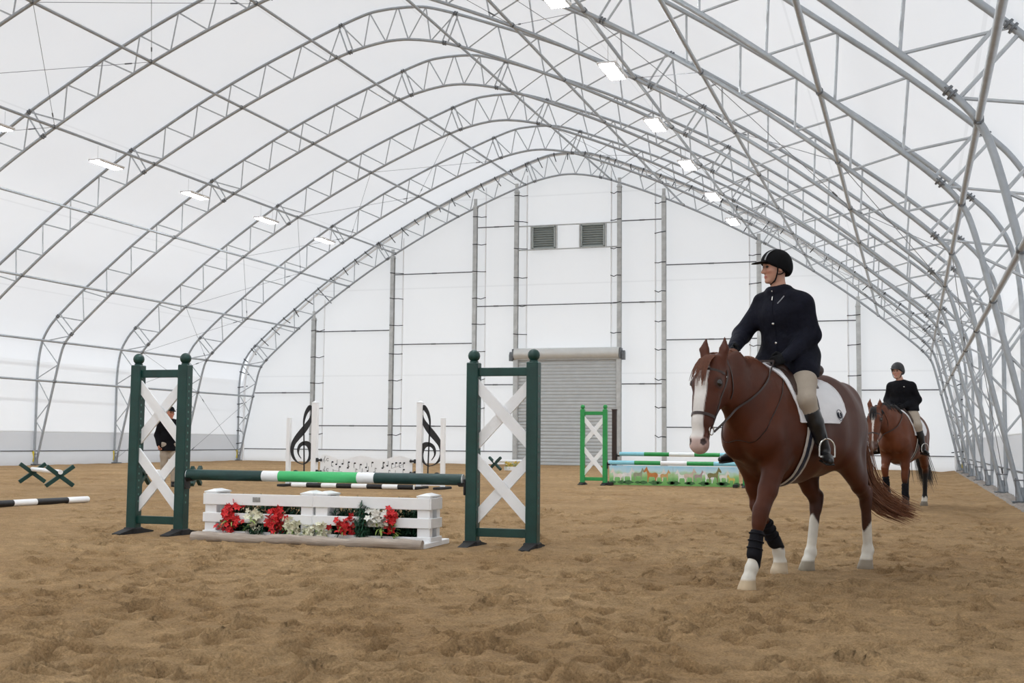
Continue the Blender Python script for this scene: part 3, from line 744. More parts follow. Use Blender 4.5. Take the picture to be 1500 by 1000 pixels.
# --- treble clef jump
YC = 25.0
CK = 1 / (5.77 * 64.5)
clef_pts = [(128, 525, 4), (104, 490, 9), (100, 455, 12), (115, 418, 17), (150, 398, 22), (190, 405, 28), (212, 440, 26), (216, 490, 20), (196, 540, 11), (155, 570, 8), (100, 558, 9), (60, 520, 13), (42, 465, 17),
            (52, 405, 23), (85, 355, 30), (130, 305, 34), (172, 255, 30), (205, 205, 20), (218, 155, 11), (213, 115, 11), (202, 92, 18), (186, 112, 22), (163, 150, 16), (148, 205, 10), (146, 260, 9), (149, 300, 9), (152, 400, 9), (156, 520, 9), (160, 668, 9)]
def stroke(pts, k, y0, y1, ox, oz, sx=1):
    P = spline([(p[0], p[1], p[2]) for p in pts], 7); c = P[:, :2]; w_ = np.maximum(P[:, 2], 3) / 2
    T = np.gradient(c, axis=0); T /= np.linalg.norm(T, axis=1)[:, None]; Nn = np.stack([-T[:, 1], T[:, 0]], 1)
    A, B = c + Nn * w_[:, None], c - Nn * w_[:, None]
    V = []
    for y in (y0, y1):
        for S_ in (A, B): V += [(sx * (q[0] - ox) * k, y, (oz - q[1]) * k) for q in S_]
    n = len(c); F = []
    for i in range(n - 1):
        F += [(i, i + 1, n + i + 1, n + i), (2 * n + i, 3 * n + i, 3 * n + i + 1, 2 * n + i + 1), (i, 2 * n + i, 2 * n + i + 1, i + 1), (n + i, n + i + 1, 3 * n + i + 1, 3 * n + i)]
    return V, F
tallL, tallR, shL, shR = X_(461, 650, YC), X_(615, 650, YC), X_(423, 650, YC), X_(649, 650, YC)
for sg, xt, xs, lab in ((1, tallL, shL, 'white jump wing with a black treble clef, left end of the music jump'), (-1, tallR, shR, 'white jump wing with a mirrored black treble clef, right end of the music jump')):
    xm = (xt + xs) / 2; t = thing('clef_wing', lab, 'jump standard', (xm, YC, 0), 0, 'treble clef wings'); hx_ = abs(xt - xs) / 2
    MB().box((sg * hx_, 0, .94), (.13, .12, 1.88), bev=.008).build('tall_post', 'white', t, ang=25)
    MB().box((-sg * hx_, 0, .775), (.09, .10, 1.55), bev=.008).build('short_post', 'white', t, ang=25)
    MB().add([( sg * hx_ - .07, -.07, 1.88), (sg * hx_ + .07, -.07, 1.88), (sg * hx_ + .07, .07, 1.88), (sg * hx_ - .07, .07, 1.88), (sg * hx_, 0, 1.93)], [(3, 2, 1, 0), (0, 1, 4), (1, 2, 4), (2, 3, 4), (3, 0, 4)]).build('post_cap', 'white', t, smooth=False)
    MB().box((0, 0, .13), (2 * hx_, .05, .10)).build('bottom_rail', 'white', t, smooth=False)
    for q in (-1, 1): MB().box((q * hx_, 0, .03), (.16, .75, .06), bev=.015).build('foot', 'rubber', t)
    V, F = stroke([(q[0], q[1], q[2] * (1.0 if q[2] < 10 else 1.55)) for q in clef_pts], CK, -.012, .012, 131, 714 - .10 / CK * 0, sg)
    V2 = [(v[0], v[1], v[2] + .12) for v in V]
    MB().add(V2, F).build('treble_clef', 'black', t, smooth=False)
    MB().tube([(sg * (80 - 131) * CK, -.014, .29), (sg * (80 - 131) * CK, .014, .29)], 29 * CK, 20).build('clef_dot', 'black', t)
# wavy note panel
t = thing('note_panel', 'white wavy panel printed with black music notes between the treble clefs', 'jump panel', ((tallL + tallR) / 2, YC - .02, .27))
hwp = (tallR - tallL) / 2 - .16; n = 40
top = [(-hwp + 2 * hwp * k / n, .40 + .045 * math.sin(k / n * 2 * PI * 2.5 + .6)) for k in range(n + 1)]
mb = MB(); V = []
for y in (-.01, .01):
    for q in top: V += [(q[0], y, 0), (q[0], y, q[1])]
m_ = 2 * (n + 1); F = []
for k in range(n):
    F += [(2 * k, 2 * k + 2, 2 * k + 3, 2 * k + 1), (m_ + 2 * k, m_ + 2 * k + 1, m_ + 2 * k + 3, m_ + 2 * k + 2), (2 * k + 1, 2 * k + 3, m_ + 2 * k + 3, m_ + 2 * k + 1), (2 * k + 2, 2 * k, m_ + 2 * k, m_ + 2 * k + 2)]
F += [(0, 1, m_ + 1, m_), (2 * n + 1, 2 * n, m_ + 2 * n, m_ + 2 * n + 1)]
mb.add(V, F).build('board', 'white', t, smooth=False)
pxx = lambda cx: -hwp + (cx - 310) / (1075 - 310) * 2 * hwp; pzz = lambda cy: .02 + (665 - cy) / (665 - 515) * .40
notes = [(415, 540), (447, 583), (500, 578), (478, 603), (553, 523), (603, 571), (653, 582), (545, 610), (605, 655), (658, 650), (710, 634), (697, 605), (843, 534), (833, 608), (915, 571), (945, 556), (978, 540), (1010, 525), (1008, 618), (932, 670), (878, 662), (415, 664), (750, 540), (872, 588), (765, 645)]
for k, (a, b) in enumerate(notes):
    x, z = pxx(a), min(.29, max(.03, pzz(b))); up = 1 if k % 3 and z < .27 else -1
    if z < .12: up = 1
    mb = MB().ball((x, -.012, z), .021, 10, (1.25, .12, .85)); mb.box((x + .021 * up, -.0125, z + up * .05), (.007, .003, .10))
    if k % 4 == 0: mb.box((x + .021 * up + .02, -.0125, z + up * .09), (.04, .003, .012), rot('Y', .5))
    mb.build('music_note', 'black', t)
for (a, b) in ((345, 545), (345, 630)):
    V, F = stroke(clef_pts, .16 / 600, -.0125, -.0105, 131, 380, 1); x, z = pxx(a), max(.09, pzz(b))
    MB().add([(v[0] + x, v[1], v[2] + z) for v in V], F).build('small_clef', 'black', t, smooth=False)
    cc = [(.05 * math.cos(q) * .55, .05 * math.sin(q) * .6) for q in np.linspace(.7, 5.6, 14)]
    MB().tube([(x + .085 + c_[0], -.012, z + c_[1]) for c_ in cc], .005, 5).build('time_sign', 'black', t)
gm = mat('faint_grey_print', (.5, .5, .5), .6, 0, .1, 20)
for (a, b, c_, d_) in ((415, 628, 500, 645), (905, 610, 1015, 570)):
    MB().bar((pxx(a), -.0115, pzz(b)), (pxx(c_), -.0115, pzz(d_)), .002, .012).build('faint_staff', gm, t, smooth=False)
for sg, lab in ((-1, 'left'), (1, 'right')):
    for zc, lv in ((.34, 'lower'), (.60, 'upper')):
        o = MB().box((0, 0, 0), (.05, .06, .09), bev=.008).tube([(0, -.01, .0), (-sg * .12, -.01, .0)], .022, 8).tube([(-sg * .10, -.01, -.03), (-sg * .10, -.01, .035)], .014, 8).build('panel_hanger', 'black', None, loc=((tallL if sg < 0 else tallR) - sg * .09, YC - .04, zc))
        tag(o, '%s black hanger at the %s end of the music note panel' % (lv, lab), 'jump cup', 'hangers of the note panel')
xa, xb = X_(428, 714, YC - .45), X_(606, 716, YC - .45)
n = 8
pole('ground_pole', 'black and white banded pole on the sand before the music jump', (xa, YC - .45, .055), (xb, YC - .45, .055), .052, [(k / n, (k + 1) / n, 'white' if k % 2 == 0 else 'black') for k in range(n)], group='ground poles')

# --- green jump with the painted pony panel
YG = 29.6
gx0, gx1 = X_(853.5, 650, YG), X_(886.5, 650, YG); span = X_(1088, 690, YG) - gx1
standard('jump_standard', 'grass green jump standard with white crossed boards, left of the pony panel', gx0, gx1, YG, 1.86, 'grassgreen', 'grassgreen', .11, False)
standard('jump_standard', 'grass green jump standard mostly hidden behind the front horse', gx1 + span + .06, gx1 + span + .06 + (gx1 - gx0), YG, 1.86, 'grassgreen', 'grassgreen', .11, False)
five = lambda: [(k / 5, (k + 1) / 5, ['skyblue', 'grassgreen', 'white', 'grassgreen', 'skyblue'][k]) for k in range(5)]
pole('jump_pole', 'blue, green and white banded pole, lower front pole above the pony panel', (gx1 + .10, YG - .02, .56), (gx1 + span - .04, YG - .02, .56), .052, five(), group='banded poles of the pony jump')
YG2 = 31.0
bx0 = X_(900, 650, YG2)
pole('jump_pole', 'blue, green and white banded pole, higher one behind the pony panel', (bx0 + .14, YG2, .76), (bx0 + .14 + span - .14, YG2, .76), .052, five(), group='banded poles of the pony jump')
for x, lab in ((bx0, 'dark brown single post standard behind the grass green standard'), (bx0 + span + .18, 'dark brown single post standard hidden behind the front horse')):
    t = thing('post_standard', lab, 'jump standard', (x, YG2, 0), 0, 'brown post standards')
    MB().box((0, 0, .94), (.11, .11, 1.88), bev=.008).build('post', 'brown', t, ang=25)
    MB().box((0, 0, .03), (.6, .12, .06), bev=.01).box((0, 0, .05), (.12, .6, .06), bev=.01).build('foot', 'brown', t, ang=25)
    MB().box((0, 0, 1.89), (.13, .13, .03), bev=.006).build('cap', 'brown', t, ang=25)
for x, Y, z, sg, lab in ((gx1 + .065, YG - .02, .488, 1, 'black cup holding the left end of the front pony jump pole'), (bx0 + .065, YG2, .688, 1, 'black cup holding the left end of the rear pony jump pole')): cup('jump_cup', lab, x, Y, z, sg)
t = thing('pony_panel', 'painted panel of ponies on a green meadow under blue sky', 'jump panel', (gx1 + span / 2 + .02, YG - .06, .02)); hw = span / 2 - .10
def meadow():
    m, nt, b = _nodes('painted_meadow'); N, L = nt.nodes, nt.links
    tc = N.new('ShaderNodeTexCoord'); sp = N.new('ShaderNodeSeparateXYZ'); L.new(tc.outputs['Object'], sp.inputs[0])
    nz = N.new('ShaderNodeTexNoise'); nz.inputs['Scale'].default_value = 5; L.new(tc.outputs['Object'], nz.inputs['Vector'])
    ad = N.new('ShaderNodeMath'); ad.operation = 'MULTIPLY_ADD'; ad.inputs[1].default_value = .22; L.new(nz.outputs[0], ad.inputs[0]); L.new(sp.outputs[2], ad.inputs[2])
    r = N.new('ShaderNodeValToRGB'); L.new(ad.outputs[0], r.inputs[0]); e = r.color_ramp.elements
    e[0].position = .10; e[0].color = (.16, .42, .10, 1); e[1].position = .62; e[1].color = (.30, .62, .82, 1)
    for p, c in ((.28, (.20, .50, .16, 1)), (.36, (.42, .62, .30, 1)), (.46, (.55, .74, .80, 1))):
        q = r.color_ramp.elements.new(p); q.color = c
    L.new(r.outputs[0], b.inputs['Base Color']); b.inputs['Roughness'].default_value = .5; return m
mm = meadow()
for sg in (-1, 1): MB().box((sg * hw / 2, 0, .235), (hw - .006, .03, .47), bev=.004).build('painted_board', mm, t, smooth=False)
pony = [(-.50, .34), (-.52, .46), (-.46, .56), (-.30, .60), (-.05, .56), (.12, .60), (.24, .78), (.30, .92), (.34, .99), (.38, .90), (.50, .76), (.56, .66), (.52, .60), (.44, .62), (.34, .68), (.30, .52), (.27, .40), (.28, .22), (.27, .0), (.20, .0), (.19, .24), (.12, .33), (-.22, .33), (-.30, .26), (-.30, .0), (-.38, .0), (-.40, .24), (-.46, .34), (-.50, .10)]
pc = [(.78, .72, .66), (.75, .75, .74), (.30, .32, .22), (.52, .20, .05), (.76, .72, .68), (.60, .36, .14), (.80, .79, .76), (.62, .52, .42), (.40, .30, .30), (.78, .78, .80), (.20, .19, .07), (.74, .72, .66), (.66, .52, .12)]
px_ = [.06, .15, .235, .33, .40, .44, .565, .63, .70, .77, .815, .89, .94]; ps = [.27, .27, .25, .31, .25, .22, .26, .27, .22, .25, .30, .22, .18]
def fan_poly(P):
    import mathutils
    tri = mathutils.geometry.tessellate_polygon([[Vector((a, b, 0)) for a, b in P]]); return [tuple(q) for q in tri]
tri = fan_poly(pony)
for k in range(13):
    sx = 1 if k % 3 else -1; sc = ps[k]; x = -hw + 2 * hw * px_[k]; yy = -.016 - .0008 * (k % 4)
    MB().add([(x + sx * a * sc * 1.05, yy, .08 + .02 * (k % 3) + b * sc * 1.25) for a, b in pony], tri).build('painted_pony', mat('pony_paint_%d' % k, pc[k], .5, 0, .15, 14), t, smooth=False)
bush = mat('painted_bush', (.05, .16, .05), .5, 0, .4, 14)
for k in range(16):
    x = -hw + 2 * hw * (k + .5 + .3 * math.sin(k * 3)) / 16; r = .05 + .03 * (k % 3) / 2
    P = [(x + r * 1.6 * math.cos(a) * (1 + .2 * math.sin(5 * a + k)), .07 + r * .6 * math.sin(a) * (1 + .2 * math.cos(4 * a))) for a in np.linspace(0, 2 * PI, 16, endpoint=False)]
    MB().add([(a, -.0205, max(.012, b)) for a, b in P], [tuple(range(16))]).build('painted_bush', bush, t, smooth=False)
for sg in (-1, 1): MB().box((sg * (hw - .06), -.06, .03), (.10, .5, .07), bev=.01).build('foot', 'rubber', t)

# --- low cavalletti and loose poles
def cavalletti(label, a, b, h, m_x='dkgreen', m_pole=('white',), bar=.085):
    a = np.array(a, float); b = np.array(b, float); d = b - a; L = np.linalg.norm(d[:2])
    t = thing('cavalletti', label, 'cavalletti', (a[0], a[1], 0), math.atan2(d[1], d[0]), 'low cavalletti'); 
    for x in (0, L):
        for sg in (-1, 1):
            w_ = h * .62
            MB().bar((x, -sg * w_, .04), (x, sg * w_, h), bar, bar, (1, 0, 0), .006).build('cross_leg', m_x, t, ang=25)
    n = len(m_pole)
    for k, m in enumerate(m_pole): MB().tube([(-.05 + (L + .1) * k / n, 0, h / 2 + .10), (-.05 + (L + .1) * (k + 1) / n, 0, h / 2 + .10)], .05, 14).build('pole', m, t)
    return t
cavalletti('low cavalletti with dark green crosses and white pole by the left wall', ground(47, 708), ground(87, 714), .45)
cavalletti('low white cavalletti standing behind the left dark green standard', ground(211, 711), ground(287, 712), .42)
cavalletti('low cavalletti with a dark green cross left of the roller door', ground(725, 689), (X_(781, 680, 44.4), 44.4, 0), .48)
PA, b = ground(128, 735.5), ground(0, 742.5); PD = (b - PA) / np.linalg.norm((b - PA))
def at_u(u):
    f = np.linspace(-.2, 2.5, 800); best = None
    for q in f:
        P = PA + PD * q * 2; P = P - CAM; uu = 750 + FPX * (P @ RT) / (P @ FW)
        if best is None or abs(uu - u) < best[0]: best = (abs(uu - u), q * 2)
    return best[1]
Lg = 3.4; cuts = [0, at_u(98), at_u(52), at_u(18)]; st = cuts[3] - cuts[2]
while cuts[-1] + st < Lg: cuts.append(cuts[-1] + st)
cuts.append(Lg); e_ = PA + PD * Lg
pole('ground_pole', 'black and white banded pole lying on the sand at the left edge', (PA[0], PA[1], .05), (e_[0], e_[1], .05), .05, [(cuts[k] / Lg, cuts[k + 1] / Lg, 'white' if k % 2 == 0 else 'black') for k in range(len(cuts) - 1)], group='ground poles')
# small yellow flower box by the far cavalletti
t = thing('flower_box', 'small box of yellow and green flowers beside the far cavalletti', 'flower box', (1.35, 42.95, .0))
MB().box((0, 0, .07), (.95, .22, .14), bev=.01).build('trough', 'white', t, smooth=False)
yl = mat('yellow_petal', (.72, .52, .10), .6, 0, .2, 30)
fb, lf = MB(), MB()
for k in range(90): petal_flower(fb, np.array([rng.uniform(-.45, .45), rng.uniform(-.1, .1), rng.uniform(.14, .32)]), .045)
for k in range(160): leaf_blade(lf, (rng.uniform(-.46, .46), rng.uniform(-.1, .1), rng.uniform(.10, .25)), rng.standard_normal(3) + [0, 0, .5], .12, .014)
fb.build('blossoms', yl, t, smooth=False); lf.build('leaves', 'leaf', t, smooth=False)

# ------------------------------------------------------------------ organic bodies: smooth unions of tapered limbs, meshed as one surface
A3 = lambda *p: np.array(p, float)
def unit(v): v = np.array(v, float); return v / (np.linalg.norm(v) + 1e-12)
class Blob:
    def __init__(s): s.p = []; s.cut = []; s.sub = []
    def cone(s, a, b, ra, rb, k=.03, L=None, wa=None, wb=None):
        a = A3(*a); b = A3(*b); ax = unit(b - a)
        if L is None: Lv = unit(np.cross(ax, [.13, .97, .2])); wa, wb = ra, rb
        else: Lv = A3(*L); Lv = unit(Lv - ax * (Lv @ ax)); wa = ra if wa is None else wa; wb = rb if wb is None else wb
        s.p.append(('c', a, b, ra, rb, wa, wb, ax, Lv, np.cross(ax, Lv), k)); return s
    def chain(s, pts, rs, k=.03, L=None, ws=None):
        for i in range(len(pts) - 1):
            s.cone(pts[i], pts[i + 1], rs[i], rs[i + 1], k, L, None if ws is None else ws[i], None if ws is None else ws[i + 1])
        return s
    def ell(s, c, r, R=None, k=.03):
        s.p.append(('e', A3(*c), A3(*r), np.eye(3) if R is None else np.array(R), k)); return s
    def carve(s, c, r, k=.01): s.sub.append((A3(*c), r, k)); return s
    def plane(s, n, d): s.cut.append((A3(*n), d)); return s          # keeps n.p < d
    @staticmethod
    def dist(q, P):
        if q[0] == 'c':
            _, a, b, ra, rb, wa, wb, ax, L, N, k = q
            v = P - a; ln = np.linalg.norm(b - a); h = v @ ax; t = np.clip(h / ln, 0, 1)
            m_r = ra + (rb - ra) * t; m_w = wa + (wb - wa) * t; mn = np.minimum(m_r, m_w)
            qa = h - t * ln
            return (np.sqrt(((v @ L) / m_w) ** 2 + ((v @ N) / m_r) ** 2 + (qa / mn) ** 2) - 1) * mn
        _, c, r, R, k = q
        v = (P - c) @ R; mn = r.min()
        return (np.sqrt(((v / r) ** 2).sum(-1)) - 1) * mn
    @staticmethod
    def smin(a, b, k):
        h = np.clip(.5 + .5 * (b - a) / k, 0, 1); return b + (a - b) * h - k * h * (1 - h)
    def eval(s, P):
        P = np.asarray(P, float); D = np.full(P.shape[:-1], 9.0)
        for q in s.p: D = s.smin(D, s.dist(q, P), q[-1])
        for c, r, k in s.sub: D = -s.smin(-D, np.linalg.norm(P - c, axis=-1) - r, k)
        for n, d in s.cut: D = np.maximum(D, P @ n - d)
        return D
    def bounds(s):
        lo, hi = A3(9, 9, 9), A3(-9, -9, -9)
        for q in s.p:
            for c, r in (((q[1], max(q[3], q[5])), (q[2], max(q[4], q[6]))) if q[0] == 'c' else ((q[1], q[2].max()),)):
                lo = np.minimum(lo, c - r); hi = np.maximum(hi, c + r)
        return lo, hi
    def mesh(s, h, smooth=2):
        lo, hi = s.bounds(); lo -= 3 * h; hi += 3 * h
        ax = [np.arange(lo[i], hi[i] + h, h) for i in range(3)]; sh = tuple(len(a) for a in ax)
        D = np.full(sh, 1.0)
        for q in s.p:
            if q[0] == 'c':
                mr = max(q[3], q[5], q[4], q[6]); l, u = np.minimum(q[1], q[2]) - mr, np.maximum(q[1], q[2]) + mr
            else: mr = q[2].max(); l, u = q[1] - mr, q[1] + mr
            e = q[-1] + 3 * h; sl = []
            for i in range(3):
                i0, i1 = np.searchsorted(ax[i], (l[i] - e, u[i] + e)); sl.append(slice(i0, i1))
            P = np.stack(np.meshgrid(*[ax[i][sl[i]] for i in range(3)], indexing='ij'), -1)
            D[tuple(sl)] = s.smin(D[tuple(sl)], s.dist(q, P), q[-1])
        for c, r, k in s.sub:
            sl = []
            for i in range(3):
                i0, i1 = np.searchsorted(ax[i], (c[i] - r - k - 2 * h, c[i] + r + k + 2 * h)); sl.append(slice(i0, i1))
            P = np.stack(np.meshgrid(*[ax[i][sl[i]] for i in range(3)], indexing='ij'), -1)
            D[tuple(sl)] = -s.smin(-D[tuple(sl)], np.linalg.norm(P - c, axis=-1) - r, k)
        if s.cut:
            P = np.stack(np.meshgrid(*ax, indexing='ij'), -1)
            for n, d in s.cut: D = np.maximum(D, P @ n - d)
        return nets(D, lo, h, smooth)
def nets(D, lo, h, smooth=2):
    """naive surface nets"""
    nx, ny, nz = D.shape; S_ = D < 0
    cs = [(i, j, k) for i in (0, 1) for j in (0, 1) for k in (0, 1)]
    sl = lambda o: tuple(slice(o[a], D.shape[a] - 1 + o[a]) for a in range(3))
    cnt = sum(S_[sl(o)].astype(np.int8) for o in cs)
    idx = np.argwhere((cnt > 0) & (cnt < 8))
    vid = np.full((nx - 1, ny - 1, nz - 1), -1, np.int64); vid[tuple(idx.T)] = np.arange(len(idx))
    acc = np.zeros((len(idx), 3)); n = np.zeros(len(idx))
    val = {o: D[idx[:, 0] + o[0], idx[:, 1] + o[1], idx[:, 2] + o[2]] for o in cs}
    for o in cs:
        for a in range(3):
            if o[a]: continue
            p = list(o); p[a] = 1; p = tuple(p); d0, d1 = val[o], val[p]; m = (d0 < 0) != (d1 < 0)
            t = d0[m] / (d0[m] - d1[m]); c = np.tile(np.array(o, float), (m.sum(), 1)); c[:, a] += t; acc[m] += c; n[m] += 1
    V = lo + h * (idx + acc / n[:, None]); F = []
    for a in range(3):
        b, c = (a + 1) % 3, (a + 2) % 3
        s0 = [slice(None)] * 3; s1 = [slice(None)] * 3; s0[a] = slice(0, -1); s1[a] = slice(1, None)
        ch = S_[tuple(s0)] != S_[tuple(s1)]; e = np.argwhere(ch)
        ok = (e[:, b] > 0) & (e[:, c] > 0) & (e[:, b] < D.shape[b] - 1) & (e[:, c] < D.shape[c] - 1); e = e[ok]
        ins = S_[tuple(e.T)]
        q = []
        for (db, dc) in ((-1, -1), (0, -1), (0, 0), (-1, 0)):
            k = e.copy(); k[:, b] += db; k[:, c] += dc; q.append(vid[tuple(k.T)])
        q = np.stack(q, 1); q[~ins] = q[~ins][:, ::-1]; F.append(q)
    F = np.concatenate(F)
    F = F[(F >= 0).all(1)]
    for _ in range(smooth):
        s_ = np.zeros_like(V); w_ = np.zeros(len(V))
        for i in range(4):
            for j in (1, 3): np.add.at(s_, F[:, i], V[F[:, (i + j) % 4]]); np.add.at(w_, F[:, i], 1)
        V = V * .5 + .5 * s_ / np.maximum(w_, 1)[:, None]
    return V, F
def blob_obj(name, blob, h, m, parent=None, colour=None, smooth=2, loc=None):
    V, F = blob.mesh(h, smooth); me = grid_mesh(name, V, F)
    if colour is not None:
        c = np.clip(colour(V), 0, 1); at = me.color_attributes.new('coat', 'FLOAT_COLOR', 'POINT')
        at.data.foreach_set('color', np.concatenate([c, np.ones((len(c), 1))], 1).astype(np.float32).ravel())
    me.materials.append(MT[m] if isinstance(m, str) else m); return link(name, me, parent, loc)
def hug(blob, o, d, off=.004, far=.6, first=False):
    """walk from inside along d to the skin; the point lies off above it"""
    o = np.asarray(o, float); d = np.asarray(d, float); d = d / np.linalg.norm(d, axis=-1, keepdims=True)
    ts = np.linspace(0, far, 160); P = o[..., None, :] + d[..., None, :] * ts[:, None]
    D = blob.eval(P); ins = D < 0
    last = np.where(ins.any(-1), D.shape[-1] - 1 - np.argmax(ins[..., ::-1], -1), 0)
    if first: last = np.where((~ins).any(-1), np.argmax(~ins, -1), last)
    return o + d * (ts[last][..., None] + off)
def ribbon(mb, P, N, w_, th=.003):
    """flat strap along points P lying on a surface with outward normals N"""
    P = np.array(P); N = np.array(N); T = np.gradient(P, axis=0); T /= np.linalg.norm(T, axis=1)[:, None] + 1e-12
    B = np.cross(T, N); B /= np.linalg.norm(B, axis=1)[:, None] + 1e-12; N = np.cross(B, T)
    V = []
    for i in range(len(P)): V += [P[i] - B[i] * w_ / 2, P[i] + B[i] * w_ / 2, P[i] + B[i] * w_ / 2 + N[i] * th, P[i] - B[i] * w_ / 2 + N[i] * th]
    F = []
    for i in range(len(P) - 1):
        for k in range(4): F.append((4 * i + k, 4 * i + (k + 1) % 4, 4 * i + 4 + (k + 1) % 4, 4 * i + 4 + k))
    F += [(3, 2, 1, 0), tuple(4 * (len(P) - 1) + k for k in range(4))]
    mb.add(V, F); return mb

MT['coat'] = mat('horse_coat', (1, 1, 1), .45, 0, .20, 5, .05, 120, .22, attr='coat')
MT['skin'] = mat('skin_tones', (1, 1, 1), .55, 0, .06, 20, .04, 80, .4, attr='coat')
MT['hair_ch'] = mat('chestnut_hair', (.13, .043, .018), .5, 0, .4, 22, stretch=(9, 9, 1))
MT['hair_tail'] = mat('chestnut_tail_hair', (.20, .075, .032), .5, 0, .5, 22, stretch=(9, 9, 1))
MT['hair_bk'] = mat('black_hair', (.010, .008, .008), .5, 0, .4, 22)
MT['hair_br'] = mat('dark_brown_human_hair', (.035, .02, .014), .5, 0, .4, 22)
MT['eye'] = mat('dark_eye', (.006, .004, .003), .08, 0, .1, 10, spec=.8)
MT['leather_br'] = mat('dark_brown_leather', (.028, .012, .008), .42, 0, .3, 18, .1, 90)
MT['leather_sd'] = mat('brown_saddle_leather', (.040, .018, .012), .38, 0, .3, 14, .1, 90)
MT['leather_bk'] = mat('black_boot_leather', (.010, .010, .011), .32, 0, .2, 14, .05, 60)
MT['brass'] = mat('silver_buckle', (.65, .64, .60), .25, .9, .1, 20)
MT['padw'] = mat('white_quilted_cotton', (.80, .79, .80), .8, 0, .04, 10, .3, 70)
MT['navy_trim'] = mat('navy_binding', (.015, .018, .035), .7, 0, .2, 20)
MT['beige_web'] = mat('beige_webbing', (.52, .47, .42), .8, 0, .12, 30)
MT['tbootk'] = mat('black_neoprene', (.008, .008, .011), .7, 0, .2, 20, .1, 60, .15)
MT['jacket_navy'] = mat('navy_jacket_cloth', (.0075, .008, .0145), .8, 0, .3, 7, .9, 8, .12, bdist=.03)
MT['jacket_black'] = mat('black_jacket_cloth', (.006, .006, .008), .8, 0, .3, 7, .8, 8, .12, bdist=.03)
MT['breech'] = mat('tan_breeches_cloth', (.37, .31, .245), .8, 0, .07, 9, .3, 14)
MT['velvet'] = mat('black_helmet_velvet', (.005, .005, .006), .8, 0, .2, 30, spec=.12)
MT['helm2'] = mat('matt_charcoal_helmet', (.022, .022, .025), .6, 0, .2, 30)
MT['greystripe'] = mat('grey_helmet_stripe', (.20, .20, .21), .5, 0, .1, 30)
MT['glove'] = mat('black_glove', (.006, .006, .007), .75, 0, .2, 30, spec=.15)

